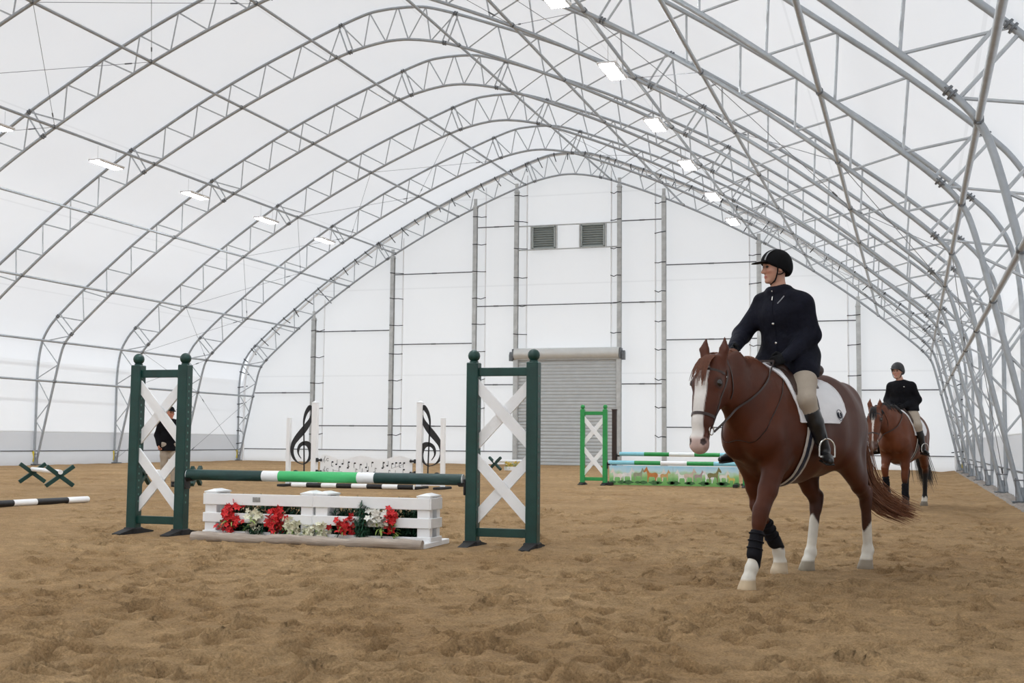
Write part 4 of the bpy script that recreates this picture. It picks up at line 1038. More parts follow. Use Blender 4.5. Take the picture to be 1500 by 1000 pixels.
# ------------------------------------------------------------------ horse
def strands(mb, curves, r0, r1, seg=7, n=4):
    for c in curves:
        P = spline(c, max(2, seg // max(1, len(c) - 1))); f = np.linspace(0, 1, len(P))
        mb.tube(P, r0 + (r1 - r0) * f ** 1.5, n, False)
    return mb
def horse(label, O, ang, P, zb=0.0):
    """P: pose and coat. Local axes: x forward, y to the horse's left, z up"""
    t = thing('horse', label, 'horse', (O[0], O[1], zb), ang)
    B = Blob(); Y = (0, 1, 0)
    sc = [(.66, 1.15, .165, .22), (.50, 1.17, .235, .365), (.30, 1.17, .27, .415), (.05, 1.14, .295, .385), (-.22, 1.16, .30, .365), (-.48, 1.24, .27, .335), (-.70, 1.27, .205, .27), (-.84, 1.23, .12, .18)]
    B.chain([(a, 0, b) for a, b, c, d in sc], [d for a, b, c, d in sc], .09, Y, [c for a, b, c, d in sc])
    B.cone((.46, 0, 1.47), (.12, 0, 1.45), .10, .08, .08)
    B.cone((-.40, 0, 1.46), (-.72, 0, 1.38), .12, .10, .08)
    # neck
    pl_, hd = A3(*P['poll']), unit(P['head'])
    n0, n1, n2 = A3(.50, 0, 1.30), A3(.72, pl_[1] * .25, 1.42), (A3(.72, pl_[1] * .35, 1.42) + pl_ - A3(.05, 0, .09)) / 2 + A3(0, 0, .035)
    n3 = pl_ + A3(-.075, 0, -.085)
    B.chain([n0, n1, n2, n3], [.31, .25, .19, .14], .09, Y, [.165, .125, .096, .082])
    # head frame: d down the face, l to the left, f out of the forehead
    yaw = P.get('yaw', 0); Rz = rot('Z', yaw)
    hd = Rz @ hd; l = Rz @ A3(0, 1, 0); f = np.cross(l, hd); f = unit(f)
    if f[0] < 0: f = -f
    hs = P.get('hs', 1.0)
    H = lambda t_, a=0, b=0: pl_ + (hd * t_ + f * a + l * b) * hs      # t down, a forward, b left
    nb = len(B.p)
    B.chain([H(.02, -.02), H(.17, .0), H(.34, .0)], [.085, .105, .092], .05, l, [.075, .097, .076])
    B.chain([H(.30, .015), H(.44, .022), H(.56, .012)], [.078, .062, .056], .05, l, [.073, .056, .054])
    B.ell(H(.595, .002), (.062, .066, .062), None, .03)
    B.cone(H(.53, -.045), H(.60, -.05), .034, .030, .025)                 # chin
    B.cone(H(.28, -.05), H(.48, -.04), .06, .04, .05, l, .03, .028)       # lower jaw bar
    for sg in (-1, 1):
        B.ell(H(.19, -.075, sg * .045), (.105, .038, .10), np.stack([hd, l, f], 1), .045)     # cheek
        B.ell(H(.165, .045, sg * .078), (.045, .026, .030), np.stack([hd, l, f], 1), .03)   # brow over the eye
        B.cone(H(.26, .02, sg * .075), H(.44, .0, sg * .05), .018, .012, .03)                  # cheek ridge
        B.cone(H(.555, .03, sg * .038), H(.60, .02, sg * .036), .026, .024, .02)               # nostril flare
        B.carve(H(.588, .05, sg * .052), .017, .012)
        e0 = H(-.0, -.02, sg * .058); e1 = e0 - hd * .10 + f * .03 + l * sg * .02; e2 = e0 - hd * .19 + f * .035 + l * sg * .012
        B.cone(e0, e1, .034, .036, .02, f, .030, .022); B.cone(e1, e2, .036, .007, .012, f, .022, .006)
        B.carve(e1 + f * .042 + hd * .0, .026, .012)
    if hs != 1:
        for i in range(nb, len(B.p)):
            q = list(B.p[i])
            if q[0] == 'c':
                for j in (3, 4, 5, 6): q[j] *= hs
            else: q[2] = q[2] * hs
            B.p[i] = tuple(q)
    B.cone(n3, H(.14, -.07), .12, .09, .07, Y, .075, .075)
    # shoulders, chest
    for sg in (-1, 1):
        B.cone((.38, sg * .12, 1.44), (.62, sg * .165, 1.10), .13, .13, .045, Y, .06, .09)
        B.ell((.71, sg * .095, 1.08), (.11, .095, .16), None, .04)
    def fore(sg, el, kn, ft, hf, up):
        el, kn, ft, hf = A3(*el), A3(*kn), A3(*ft), A3(*hf)
        B.cone((.63, sg * .15, 1.07), el, .13, .115, .045, Y, .095, .09)
        B.cone(el + A3(.01, 0, .02), el * .45 + kn * .55, .115, .078, .05, Y, .09, .066); B.cone(el * .45 + kn * .55, kn, .078, .058, .03, Y, .066, .052)
        d_ = unit(ft - kn); B.cone(kn - d_ * .055, kn + d_ * .05, .064, .054, .02, Y, .060, .050)
        B.cone(kn + d_ * .05, ft, .043, .041, .025, Y, .037, .036); B.ell(ft, (.054, .048, .052), None, .02)
        B.cone(ft, ft * .25 + hf * .75 + A3(0, 0, .062 * .75), .042, .048, .02)
        B.cone(hf + A3(-.014, 0, .085), hf + A3(.008, 0, .012), .056, .077, .012, Y, .052, .070)
    def hind(sg, st, hk, ft, hf):
        st, hk, ft, hf = A3(*st), A3(*hk), A3(*ft), A3(*hf)
        B.cone((-.56, sg * .125, 1.24), st, .25, .15, .10, Y, .12, .085)
        B.cone((-.73, sg * .105, 1.18), (st * .35 + hk * .65) + A3(-.03, 0, .06), .16, .07, .08, Y, .10, .055)
        B.cone(st, st * .3 + hk * .7, .15, .078, .06, Y, .092, .060); B.cone(st * .3 + hk * .7, hk, .078, .058, .03, Y, .060, .047)
        d_ = unit(ft - hk); B.cone(hk + A3(-.025, 0, .055), hk + d_ * .06, .058, .054, .025, Y, .048, .046)
        B.cone(hk + A3(-.035, 0, .06), st * .4 + hk * .6 + A3(-.04, 0, .04), .018, .022, .03)      # tendon to the point of the hock
        B.cone(hk + d_ * .04, ft, .048, .043, .025, Y, .040, .038); B.ell(ft, (.055, .049, .053), None, .02)
        B.cone(ft, ft * .25 + hf * .75 + A3(0, 0, .06 * .75), .043, .048, .02)
        B.cone(hf + A3(-.014, 0, .085), hf + A3(.008, 0, .012), .054, .075, .012, Y, .051, .068)
    for sg, q in ((1, P['lf']), (-1, P['rf'])): fore(sg, *q, None)
    for sg, q in ((1, P['lh']), (-1, P['rh'])): hind(sg, *q)
    for q in ('lf', 'rf', 'lh', 'rh'):
        hf = A3(*P[q][3]); B.plane
    base, dark, point = [A3(*c) for c in P['coat']]
    def colour(V):
        c = np.tile(base, (len(V), 1)); nz = .5 + .5 * wob(V[:, 0] + V[:, 1], V[:, 2], 6, 31)
        c = c * (1 - .22 * nz)[:, None]
        def mix(w_, col): nonlocal c; w_ = np.clip(w_, 0, 1)[:, None]; c = c * (1 - w_) + A3(*col) * w_
        for q, hi in zip(('lf', 'rf', 'lh', 'rh'), P['dark_to']):        # darker lower legs
            a, b = A3(*P[q][1]), A3(*P[q][2]); r = np.linalg.norm(V[:, :2] - np.where(V[:, 2:3] > b[2], a[:2] + (b - a)[:2] * np.clip((a[2] - V[:, 2:3]) / (a[2] - b[2]), 0, 1), b[:2]), axis=1)
            mix(((hi - V[:, 2]) / .10 + .5) * (r < .19), point)
        for q, hi in zip(('lf', 'rf', 'lh', 'rh'), P['sock']):
            if hi <= 0: continue
            a, b, e = A3(*P[q][1]), A3(*P[q][2]), A3(*P[q][3])
            cx = np.where(V[:, 2:3] > b[2], a[:2] + (b - a)[:2] * np.clip((a[2] - V[:, 2:3]) / (a[2] - b[2]), 0, 1), b[:2]); r = np.linalg.norm(V[:, :2] - cx, axis=1)
            jag = .025 * np.sin(V[:, 0] * 60) + .02 * np.sin(V[:, 1] * 80)
            mix(((hi + jag - V[:, 2]) / .02 + .5) * (r < .2), (.70, .66, .58))
        for q, hc in zip(('lf', 'rf', 'lh', 'rh'), P['hoof']):
            e = A3(*P[q][3]); r = np.linalg.norm(V[:, :2] - e[:2], axis=1)
            mix(((e[2] + .088 - V[:, 2]) / .012 + .5) * (r < .14), hc)
        # face: blaze and muzzle
        q = (V - pl_) / hs; tt, aa, bb = q @ hd, q @ f, q @ l; face = (np.abs(bb) < .14) & (tt > -.02) & (tt < .7) & (aa > -.2)
        hw_ = np.interp(tt, [.04, .10, .18, .26, .40, .52, .62, .66], P['blaze']); off = P.get('blaze_off', 0)
        mix(np.clip((hw_ - np.abs(bb - off)) / .006 + .5, 0, 1) * face * (aa > -.005 - .03 * (tt > .5)) * (hw_ > .001), (.74, .70, .66))
        mix(np.clip((tt - P['muz']) / .03, 0, 1) * face * .85, P['muzc'])
        for sg in (-1, 1): mix(np.clip((.052 - np.linalg.norm(V - H(.172, .046, sg * .093), axis=1)) / .015, 0, 1) * .75, (.02, .01, .007))
        for sg in (-1, 1): mix((np.linalg.norm(V - H(.585, .045, sg * .048), axis=1) < .024) * .95, (.05, .03, .03))
        return c
    body = blob_obj('body', B, P.get('vox', .0115), 'coat', t, colour)
    for sg in (-1, 1):
        MB().ball(H(.172, .046, sg * .093), .029, 12, (1, 1, 1)).build('eye', 'eye', t)
    hm, tm = P['hair']
    # mane along the crest, falling to one side
    side = P.get('mane_side', -1); cs = []
    crest = spline([(.42, 0, 1.585), (.60, pl_[1] * .1, 1.63), tuple(n2 + A3(-.06, 0, .15)), tuple(n3 + A3(-.04, 0, .13)), tuple(H(-.06, -.03))], 8)
    cr = hug(B, crest - A3(0, 0, .16), np.tile([0, 0, 1.0], (len(crest), 1)), -.004)
    for k in range(P.get('nmane', 150)):
        u = rng.uniform(0, len(cr) - 1.01); i = int(u); p = cr[i] + (cr[i + 1] - cr[i]) * (u - i) + A3(0, rng.uniform(-.012, .012), 0)
        ln = P.get('mane_len', .16) * rng.uniform(.7, 1.15); w_ = .085 + .02 * rng.random()
        cs.append([p, p + A3(.005, side * .035, .018), p + A3(.0 + rng.uniform(-.02, .02), side * (w_), -.03 - ln * .3), p + A3(rng.uniform(-.03, .03), side * (w_ + .025), -ln)])
    strands(MB(), cs, .008, .002).build('mane', hm, t)
    cs = []
    for k in range(46):
        b = rng.uniform(-.045, .045); p = H(-.03, .03 + rng.uniform(-.01, .02), b * .7)
        cs.append([p, H(.02, .105, b), H(.09 + .03 * rng.random(), .125, b * 1.2 + P.get('fl', .0)), H(.13 + .09 * rng.random(), .118, b * 1.35 + 1.4 * P.get('fl', 0.0))])
    strands(MB(), cs, .007, .0015).build('forelock', hm, t)
    cs = []; tl = [A3(*q) for q in P['tail']]; sp_ = P['tail_spread']
    for k in range(P.get('ntail', 240)):
        e = rng.standard_normal(3) * [1, 1, .8]; r = rng.uniform(.55, 1.06); n = len(tl)
        cs.append([tl[i] + e * sp_[i] + A3(0, 0, 0) for i in range(n - 1)] + [tl[-2] + (tl[-1] - tl[-2]) * r + e * sp_[-1]])
    strands(MB(), cs, .0052, .0012, 12).build('tail', tm, t)
    return t, B, H, (hd, l, f)

def tack(pref, root_loc, ang, zb, B, H, fr, P, hands, words):
    """bridle, reins, saddle pad, saddle, girth, stirrups: each rests on the horse, so each is a thing of its own"""
    hd, l, f = fr; Y = A3(0, 1, 0)
    mk = lambda nm, lb, cat: thing(nm, lb, cat, (root_loc[0], root_loc[1], zb), ang)
    t = mk('bridle', 'dark brown leather bridle with noseband on %s' % words, 'bridle')
    def loop(tt, a0, w_, lo=0, hi=2 * PI, n=40, tilt=0.0):
        an = np.linspace(lo, hi, n); o = np.array([H(tt, a0) for _ in an]); d = np.cos(an)[:, None] * f + np.sin(an)[:, None] * l + tilt * np.cos(an)[:, None] * (-hd) 
        Pp = hug(B, o, d, .003, .25); return ribbon(MB(), Pp, d, w_)
    loop(.40, 0, .022, tilt=.0).build('noseband', 'leather_br', t)
    loop(.085, 0, .018, -1.75, 1.75, 30).build('browband', 'leather_br', t)
    for sg in (-1, 1):
        pts = [H(q, a, sg * .02) for q, a in ((-.035, -.03), (.06, -.045), (.15, -.03), (.25, -.012), (.36, -.01), (.475, -.015))]
        d = np.tile(sg * l, (6, 1)); d[0] = -hd + sg * l * .3
        Pp = spline(hug(B, np.array(pts), d, .003, .2), 5); ribbon(MB(), Pp, np.tile(sg * l, (len(Pp), 1)), .017).build('cheekpiece', 'leather_br', t)
        pts = [H(q, a, sg * .02) for q, a in ((-.03, -.05), (.06, -.10), (.15, -.15), (.21, -.17))]
        Pp = spline(hug(B, np.array(pts), np.tile(sg * l, (4, 1)), .003, .2), 5); ribbon(MB(), Pp, np.tile(sg * l, (len(Pp), 1)), .013).build('throatlatch', 'leather_br', t)
        bit = hug(B, H(.485, -.018)[None], (sg * l)[None], .008, .2)[0]
        an = np.linspace(0, 2 * PI, 15); MB().tube([bit + .034 * (math.cos(a) * hd + math.sin(a) * f) for a in an], .0045, 6, False).build('bit_ring', 'brass', t)
        MB().ball(hug(B, H(.10, -.04)[None], (sg * l)[None], .006, .2)[0], .010, 8, (1, .5, 1)).build('buckle', 'brass', t)
    ends = []
    for sg, hp in ((1, hands[0]), (-1, hands[1])):
        bit = hug(B, H(.485, -.02)[None], (sg * l)[None], .012, .2)[0] - f * .03
        ends.append((sg, bit, A3(*hp)))
    t2 = mk('reins', 'dark leather reins from the bit to the rider on %s' % words, 'reins')
    for sg, bit, hp in ends:
        pts = []
        for q in np.linspace(0, 1, 9):
            m_ = bit + (hp - bit) * q + A3(0, 0, 4 * q * (1 - q) * P.get('rein_sag', -.03))
            if .05 < q < .97:
                yc = P['poll'][1] * np.interp(m_[0], [.5, P['poll'][0]], [0, 1]); m2 = hug(B, A3(m_[0], yc, m_[2])[None], A3(0, sg, 0)[None], .010, .4)[0]
                if float(B.eval(A3(m_[0], yc, m_[2])[None])[0]) < 0 and (m2[1] - m_[1]) * sg > 0: m_ = m2
            pts.append(m_)
        c = spline(pts, 4); nn = np.tile(A3(0, sg, .2), (len(c), 1)); ribbon(MB(), c, nn, .016, .004).build('rein', 'leather_br', t2)
    lp = [ends[0][2], (ends[0][2] + ends[1][2]) / 2 + A3(.0, 0, -.03), ends[1][2]]
    ribbon(MB(), spline(lp, 8), np.tile([1.0, 0, 0], (17, 1)), .016, .004).build('rein_bight', 'leather_br', t2)
    if P.get('martingale'):
        t3 = mk('martingale', 'thin leather martingale neck strap on %s' % words, 'strap')
        an = np.linspace(0, 2 * PI, 60); o = np.stack([.60 - .12 * np.cos(an), 0 * an, 1.34 + .08 * np.cos(an)], 1); d = np.stack([-.5 * np.cos(an), np.sin(an), np.cos(an)], 1)
        Pp = hug(B, o, d, .004, .5); ribbon(MB(), Pp, d, .011, .002).build('neck_strap', 'leather_br', t3)
    # pad, saddle flaps as skins lying on the barrel
    def skin(name, m, par, xf, xr, zl, off, th, nu=22, nv=22, both=True, trim=None):
        """xf/xr: front and rear edge as functions of s in 0..1 (spine to lower edge); zl: angle of the lower edge"""
        V = []; F = []
        for side in (1, -1):
            base = len(V)
            for lay in (0, 1):
                for i in range(nv + 1):
                    s_ = i / nv; a = zl * s_
                    for j in range(nu + 1):
                        x = xf(s_) + (xr(s_) - xf(s_)) * j / nu
                        V.append((x, side * math.sin(a), math.cos(a), off + th * lay))
            n = nu + 1; m_ = (nv + 1) * n
            for i in range(nv):
                for j in range(nu):
                    q = base + i * n + j; qq = [q, q + 1, q + 1 + n, q + n]
                    F.append([k + m_ for k in qq] if side < 0 else [k + m_ for k in qq][::-1]); F.append(qq if side > 0 else qq[::-1])
            rim = [i * n for i in range(nv + 1)] + [nv * n + j for j in range(1, nu + 1)] + [i * n + nu for i in range(nv - 1, -1, -1)]
            for a, b in zip(rim[:-1], rim[1:]): F.append((base + a, base + b, base + b + m_, base + a + m_))
        V = np.array(V); d = np.stack([0 * V[:, 0], V[:, 1], V[:, 2]], 1); o = np.stack([V[:, 0], 0 * V[:, 0], np.full(len(V), 1.2)], 1)
        Pp = hug(B, o, d, 0, .6) + d * V[:, 3:4]
        MB().add(Pp, F).build(name, m, par, ang=50); n = nu + 1; return Pp, n, (nv + 1) * n
    tp = mk('saddle_pad', P['pad_label'], 'saddle pad')
    lo_f = lambda s: .50 - .10 * s - .02 * math.sin(PI * s); lo_r = lambda s: -.22 - .05 * math.sin(PI * min(1, s * 1.0)) + .10 * max(0, s - .82) / .18
    Pp, n, m_ = skin('quilted_cloth', 'padw', tp, lo_f, lo_r, 1.55, .004, .010)
    for k in (0, 1):
        q0 = k * 2 * m_ + m_
        edge = [Pp[q0 + i * n] for i in range(23)] + [Pp[q0 + 22 * n + j] for j in range(23)] + [Pp[q0 + i * n + 22] for i in range(22, -1, -1)]
        MB().tube(np.array(edge), .006, 6).build('binding', 'padw' if P.get('pad_white') else 'navy_trim', tp)
    if P.get('emblem'):      # round badge with a horseshoe-like monogram on the rear left corner
        c = hug(B, A3(-.135, 0, 1.2)[None], A3(0, 1, .22)[None], .017, .6)[0]
        nrm = A3(0, 1, .25); ex = A3(-1, 0, 0); ez = A3(0, -.25, 1)
        an = np.linspace(0, 2 * PI, 25); MB().tube([c + .042 * (math.cos(a) * ex + math.sin(a) * ez) for a in an], .0022, 5, False).build('badge_ring', 'navy_trim', tp)
        an = np.linspace(-.9, PI + .9, 17); MB().tube([c + .024 * (math.cos(a) * ex - math.sin(a) * ez) for a in an], .0055, 5).build('badge_horseshoe', 'navy_trim', tp)
        for q in (-.012, .012): MB().bar(c + ex * q - ez * .012, c + ex * q + ez * .014, .005, .005, nrm).build('badge_letter', 'navy_trim', tp)
    ts = mk('saddle', P['saddle_label'], 'saddle')
    skin('flap', 'leather_sd', ts, lambda s: .31 + .09 * math.sin(PI * min(1, .2 + s * .6)), lambda s: .06 + .10 * s, 1.30, .018, .010, 14, 18)
    S_ = Blob()
    for a, b in (((.34, 0, 1.645), (.22, 0, 1.60)), ((.22, 0, 1.60), (.02, 0, 1.585)), ((.02, 0, 1.585), (-.17, 0, 1.635))):
        S_.cone(a, b, .045, .045, .04, Y, .10 if a[0] < .3 else .07, .13)
    S_.cone((-.17, -.11, 1.62), (-.17, .11, 1.62), .045, .045, .03); S_.cone((-.17, 0, 1.64), (-.19, 0, 1.665), .04, .03, .04, Y, .12, .10)
    for sg in (-1, 1): S_.cone((.34, sg * .06, 1.62), (.30, sg * .16, 1.50), .05, .04, .04); S_.cone((.0, sg * .09, 1.57), (.0, sg * .17, 1.47), .10, .08, .05, Y, .04, .035)
    blob_obj('seat', S_, .011, 'leather_sd', ts)
    tg = mk('girth', P['girth_label'], 'girth')
    for k, (dx, w_, m) in enumerate(((-.037, .026, 'beige_web'), (0, .04, 'navy_trim'), (.037, .026, 'beige_web'))):
        an = np.linspace(1.55, 2 * PI - 1.55, 46); o = np.stack([np.full(46, .27 + dx) + .04 * (-np.cos(an)), 0 * an, np.full(46, 1.2)], 1); d = np.stack([0 * an, np.sin(an), np.cos(an)], 1)
        Pp = hug(B, o, d, .006, .6, True); ribbon(MB(), Pp, d, w_, .008).build('girth_band', m, tg)
    for sg, nm in ((1, 'near'), (-1, 'far')):
        foot = A3(*P['feet'][0 if sg > 0 else 1]); fd = unit(P['toe'][0 if sg > 0 else 1]); lat = unit(np.cross(fd, [0, 0, 1.0]))
        st = mk('stirrup', 'silver stirrup on black leather, %s foot of the rider on %s' % ('left' if sg > 0 else 'right', words), 'stirrup')
        c = foot + fd * .07 + A3(0, 0, -.045); w_ = .058
        an = np.linspace(0, PI, 13)
        arch = [c - lat * w_] + [c + A3(0, 0, .06) - lat * (w_ * math.cos(a)) + A3(0, 0, .075 * math.sin(a)) for a in an] + [c + lat * w_]
        MB().tube(arch, .007, 8).build('iron_arch', 'brass', st)
        MB().bar(c - lat * w_, c + lat * w_, .035, .012).build('tread', 'brass', st)
        top = c + A3(0, 0, .135); up = hug(B, A3(.20, 0, 1.40)[None], A3(0, sg, .0)[None], .035, .6)[0]
        Pp = spline([up, (up + top) / 2 + A3(0, sg * .01, 0), top], 8); ribbon(MB(), Pp, np.tile(A3(.0, sg, 0), (len(Pp), 1)), .024, .005).build('stirrup_leather', 'leather_bk', st)

def leg_boots(P, loc, ang, zb, words):
    for q, lr in (('lf', 'left'), ('rf', 'right')):
        kn, ft = A3(*P[q][1]), A3(*P[q][2]); d = unit(ft - kn); L = np.linalg.norm(ft - kn)
        t = thing('tendon_boot', 'black tendon boot on the %s foreleg of %s' % (lr, words), 'leg boot', (loc[0], loc[1], zb), ang, 'tendon boots')
        b = Blob(); b.cone(kn + d * L * .26, ft - d * .10, .054, .056, .02, (0, 1, 0), .050, .052); b.cone(ft - d * .12 + A3(-.01, 0, 0), ft - d * .02 + A3(-.035, 0, 0), .05, .042, .02)
        b.plane(tuple(d), float(d @ (ft - d * .005))); b.plane(tuple(-d), float(-d @ (kn + d * L * .27)))
        blob_obj('shell', b, .008, 'tbootk', t)
        for k in (.34, .48, .62):
            c = kn + d * L * k; an = np.linspace(0, 2 * PI, 17); u = unit(np.cross(d, [0, 1, 0])); v = np.cross(d, u)
            MB().tube([c + .060 * (math.cos(a) * u + .92 * math.sin(a) * v) for a in an], .006, 5, False).build('strap', 'tbootk', t)

# ------------------------------------------------------------------ people
def hand_prims(b, w, d, n, s, g=1.0):
    """palm, four unequal bent fingers and a thumb; d along the hand, n palm side, s thumb side"""
    w, d = A3(*w), unit(d); n = unit(A3(*n) - d * (A3(*n) @ d)); s = unit(A3(*s) - d * (A3(*s) @ d) - n * (A3(*s) @ n))
    b.cone(w - d * .02, w + d * .03, .026 * g, .024 * g, .012, s, .030 * g, .034 * g); b.cone(w + d * .03, w + d * .082, .019 * g, .016 * g, .012, s, .036 * g, .038 * g)
    for o, ln in ((.030, .92), (.010, 1.05), (-.010, 1.0), (-.029, .80)):
        p = w + d * .082 + s * o; a = 0
        for L, da, r in ((.040, .9, .0098), (.027, 1.05, .0090), (.021, .75, .0080)):
            a += da; q = p + (d * math.cos(a) + n * math.sin(a)) * L * ln; b.cone(p, q, r * g, r * g * .92, .004); p = q
    p = w + d * .022 + s * .028
    for v, L, r in ((s * .75 + d * .65 + n * .2, .042, .0125), (d * .55 + s * -.1 + n * .8, .030, .0108), (d * .35 - s * .6 + n * .6, .024, .0095)):
        q = p + unit(v) * L; b.cone(p, q, r * g, r * g * .9, .006); p = q
def person(label, loc, ang, zb, J, look):
    t = thing('person', label, 'person', (loc[0], loc[1], zb), ang)
    g = {k: (A3(*v) if isinstance(v, (tuple, list)) else v) for k, v in J.items()}
    hc = g['head']; yaw = g['yaw']; pit = g.get('pitch', 0)
    fd = A3(math.cos(yaw) * math.cos(pit), math.sin(yaw) * math.cos(pit), math.sin(pit)); ld = A3(-math.sin(yaw), math.cos(yaw), 0); up = np.cross(fd, ld)
    Hh = lambda a, b, c: hc + fd * a + ld * b + up * c; R = np.stack([fd, ld, up], 1)
    body = Blob(); Y = A3(0, 1, 0) if 'tors' not in g else g['tors']
    body.ell(Hh(-.012, 0, .03), (.096, .076, .098), R, .02); body.ell(Hh(.018, 0, -.045), (.070, .061, .080), R, .03)
    body.ell(Hh(.068, 0, -.108), (.022, .026, .018), R, .025); body.cone(Hh(.085, 0, .012), Hh(.108, 0, -.036), .009, .013, .012)
    for sg in (-1, 1):
        body.cone(Hh(.085, sg * .012, .030), Hh(.068, sg * .052, .026), .012, .010, .014)           # brow
        body.ell(Hh(.062, sg * .042, -.028), (.022, .020, .016), R, .02)                            # cheek bone
        body.ell(Hh(-.008, sg * .076, -.012), (.018, .009, .032), R, .006)                          # ear
        body.ell(Hh(.100, sg * .010, -.040), (.010, .008, .007), R, .008)                           # nostril wing
        body.carve(Hh(.098, sg * .030, .004), .012, .010)
    body.ell(Hh(.086, 0, -.070), (.010, .022, .0055), R, .005); body.ell(Hh(.084, 0, -.082), (.010, .019, .006), R, .005)
    body.cone(Hh(-.02, 0, -.06), g['neck'] + A3(0, 0, -.03), .052, .060, .03)
    body.chain([g['pelvis'], g['waist'], g['chest'], g['neck'] + A3(0, 0, -.07)], [.10, .09, .10, .06], .06, Y, [.14, .125, .145, .09])
    for S_ in 'LR':
        sh, el, wr, hp, kn, an = [g[k + S_] for k in ('sh', 'el', 'wr', 'hip', 'kn', 'an')]
        body.cone(g['chest'] + A3(0, 0, .07), sh, .07, .055, .05); body.cone(sh, el, .052, .040, .03); body.cone(el, wr, .042, .026, .03)
        body.cone(hp, kn, .088, .056, .05); body.cone(kn, kn * .55 + an * .45, .056, .050, .03); body.cone(kn * .55 + an * .45, an, .050, .030, .03)
        toe = unit(g['toe' + S_]); body.cone(an + A3(0, 0, -.04) - toe * .02, an + toe * .12 + A3(0, 0, -.062), .026, .016, .02)
        if look.get('gloves') is None: hand_prims(body, wr, g['hd' + S_], g['hn' + S_], g['hs' + S_])
    def colour(V):
        c = np.tile(A3(*look.get('skin', (.50, .27, .19))), (len(V), 1)); q = V - hc; a, b, u = q @ fd, q @ ld, q @ up
        def mix(w_, col): nonlocal c; w_ = np.clip(w_, 0, 1)[:, None]; c = c * (1 - w_) + A3(*col) * w_
        on = (a > .03)
        mix(.45 * np.exp(-(((np.abs(b) - .040) / .02) ** 2 + ((u + .038) / .02) ** 2)) * on, (.62, .22, .16))
        mix(.8 * ((np.abs(b) < .022) & (np.abs(u + .076) < .011) & (a > .07)), (.40, .12, .10))
        mix(.8 * ((np.abs(np.abs(b) - .032) < .018) & (np.abs(u - .030) < .006) & (a > .05)), (.06, .035, .025))
        mix(.95 * ((np.abs(np.abs(b) - .030) < .011) & (np.abs(u - .004) < .006) & (a > .06)), (.03, .02, .018))
        mix(((a < .055) & (u > -.02) & (np.abs(b) < .1) & (np.linalg.norm(q, axis=1) < .16) & ~((np.abs(b) > .066) & (np.abs(u + .012) < .033) & (np.abs(a + .008) < .02)) & ((u > .045) | (a < -.02))).astype(float), look.get('hair', (.035, .02, .014)))
        return c
    blob_obj('body', body, look.get('vox', .0065), 'skin', t, colour, 1)
    for sg in (-1, 1): MB().ball(Hh(.083, sg * .030, .004), .0105, 10).build('eye', 'eye', t)
    # jacket
    jk = Blob(); bk = look['bulk']; hem = g['hem']
    w0 = g['waist'] - g['pelvis']
    jk.chain([hem, g['waist'], g['chest'] + A3(0, 0, .01), g['neck'] + A3(0, 0, -.075)], [.135 * bk, .122 * bk, .135 * bk, .085 * bk], .07, Y, [.19 * bk, .165 * bk, .178 * bk, .125 * bk])
    for S_ in 'LR':
        sh, el, wr = g['sh' + S_], g['el' + S_], g['wr' + S_]
        jk.cone(g['chest'] + A3(0, 0, .05), sh, .095 * bk, .074 * bk, .06); jk.cone(sh, el, .076 * bk, .062 * bk, .035); jk.cone(el, wr - unit(wr - el) * .01, .064 * bk, .043 * bk, .035)
        for k in range(3):      # soft folds at the elbow
            p = el + (sh - el) * (.10 + .12 * k); d_ = unit(np.cross(sh - el, [1, .2, .1])); jk.cone(p + d_ * .045, p - d_ * .045, .014, .014, .02)
    if look.get('skirt'):
        for S_ in 'LR': jk.cone(g['hip' + S_] + A3(-.02, 0, .03), g['hip' + S_] * .66 + g['kn' + S_] * .34, .140, .122, .05)
    nk = g['neck']; an = np.linspace(0, 2 * PI, 13)[:-1]
    for a in an:
        b_ = a + PI / 6; jk.cone(nk + A3(.072 * math.cos(a) + .0, .072 * math.sin(a), -.03 + .012 * math.cos(a) * -1), nk + A3(.072 * math.cos(b_), .072 * math.sin(b_), -.03 - .012 * math.cos(b_)), look.get('collar', .026), look.get('collar', .026), .015)
    if look.get('hood'):
        for a in np.linspace(PI * .35, PI * 1.65, 9): jk.ell(nk + A3(-.02 + .13 * math.cos(a), .15 * math.sin(a), -.085), (.05, .05, .035), None, .04)
    jk.plane((0, 0, -1), -(hem[2] - .02))
    for S_ in 'LR':
        sh, el, wr = g['sh' + S_], g['el' + S_], g['wr' + S_]
    blob_obj('jacket', jk, .0085, look['jacket'], t)
    Yf = np.cross(Y, [0, 0, 1.0]); Yf = unit(Yf)       # the way the chest faces
    def chest_pts(zs, lat=0.0):
        o = np.array([[np.interp(z, [hem[2], g['chest'][2], nk[2]], [hem[0], g['chest'][0], nk[0]]), np.interp(z, [hem[2], g['chest'][2], nk[2]], [hem[1], g['chest'][1], nk[1]]), z] for z in zs]) + Y * lat
        return hug(jk, o, np.tile(Yf, (len(zs), 1)), .003, .4)
    zz = np.linspace(hem[2] + .01, nk[2] - .05, 16); pz = chest_pts(zz); ribbon(MB(), pz, np.tile(Yf, (16, 1)), .016, .003).build('zip_placket', look['jacket'], t)
    for z in look.get('buttons', ()):
        p = chest_pts([z])[0]; MB().ball(p, .011, 10, (.5, 1, 1)).build('button', 'brass', t)
    if look.get('zip'):
        pz = chest_pts(np.linspace(nk[2] - .12, nk[2] - .04, 5)); ribbon(MB(), pz, np.tile(Yf, (5, 1)), .008, .004).build('zip_pull', 'brass', t)
        pz = np.array([chest_pts([z_], la)[0] for z_, la in ((nk[2] - .15, .05), (nk[2] - .12, .075), (nk[2] - .09, .10))]); ribbon(MB(), pz, np.tile(Yf, (3, 1)), .008, .004).build('pocket_zip', 'greystripe', t)
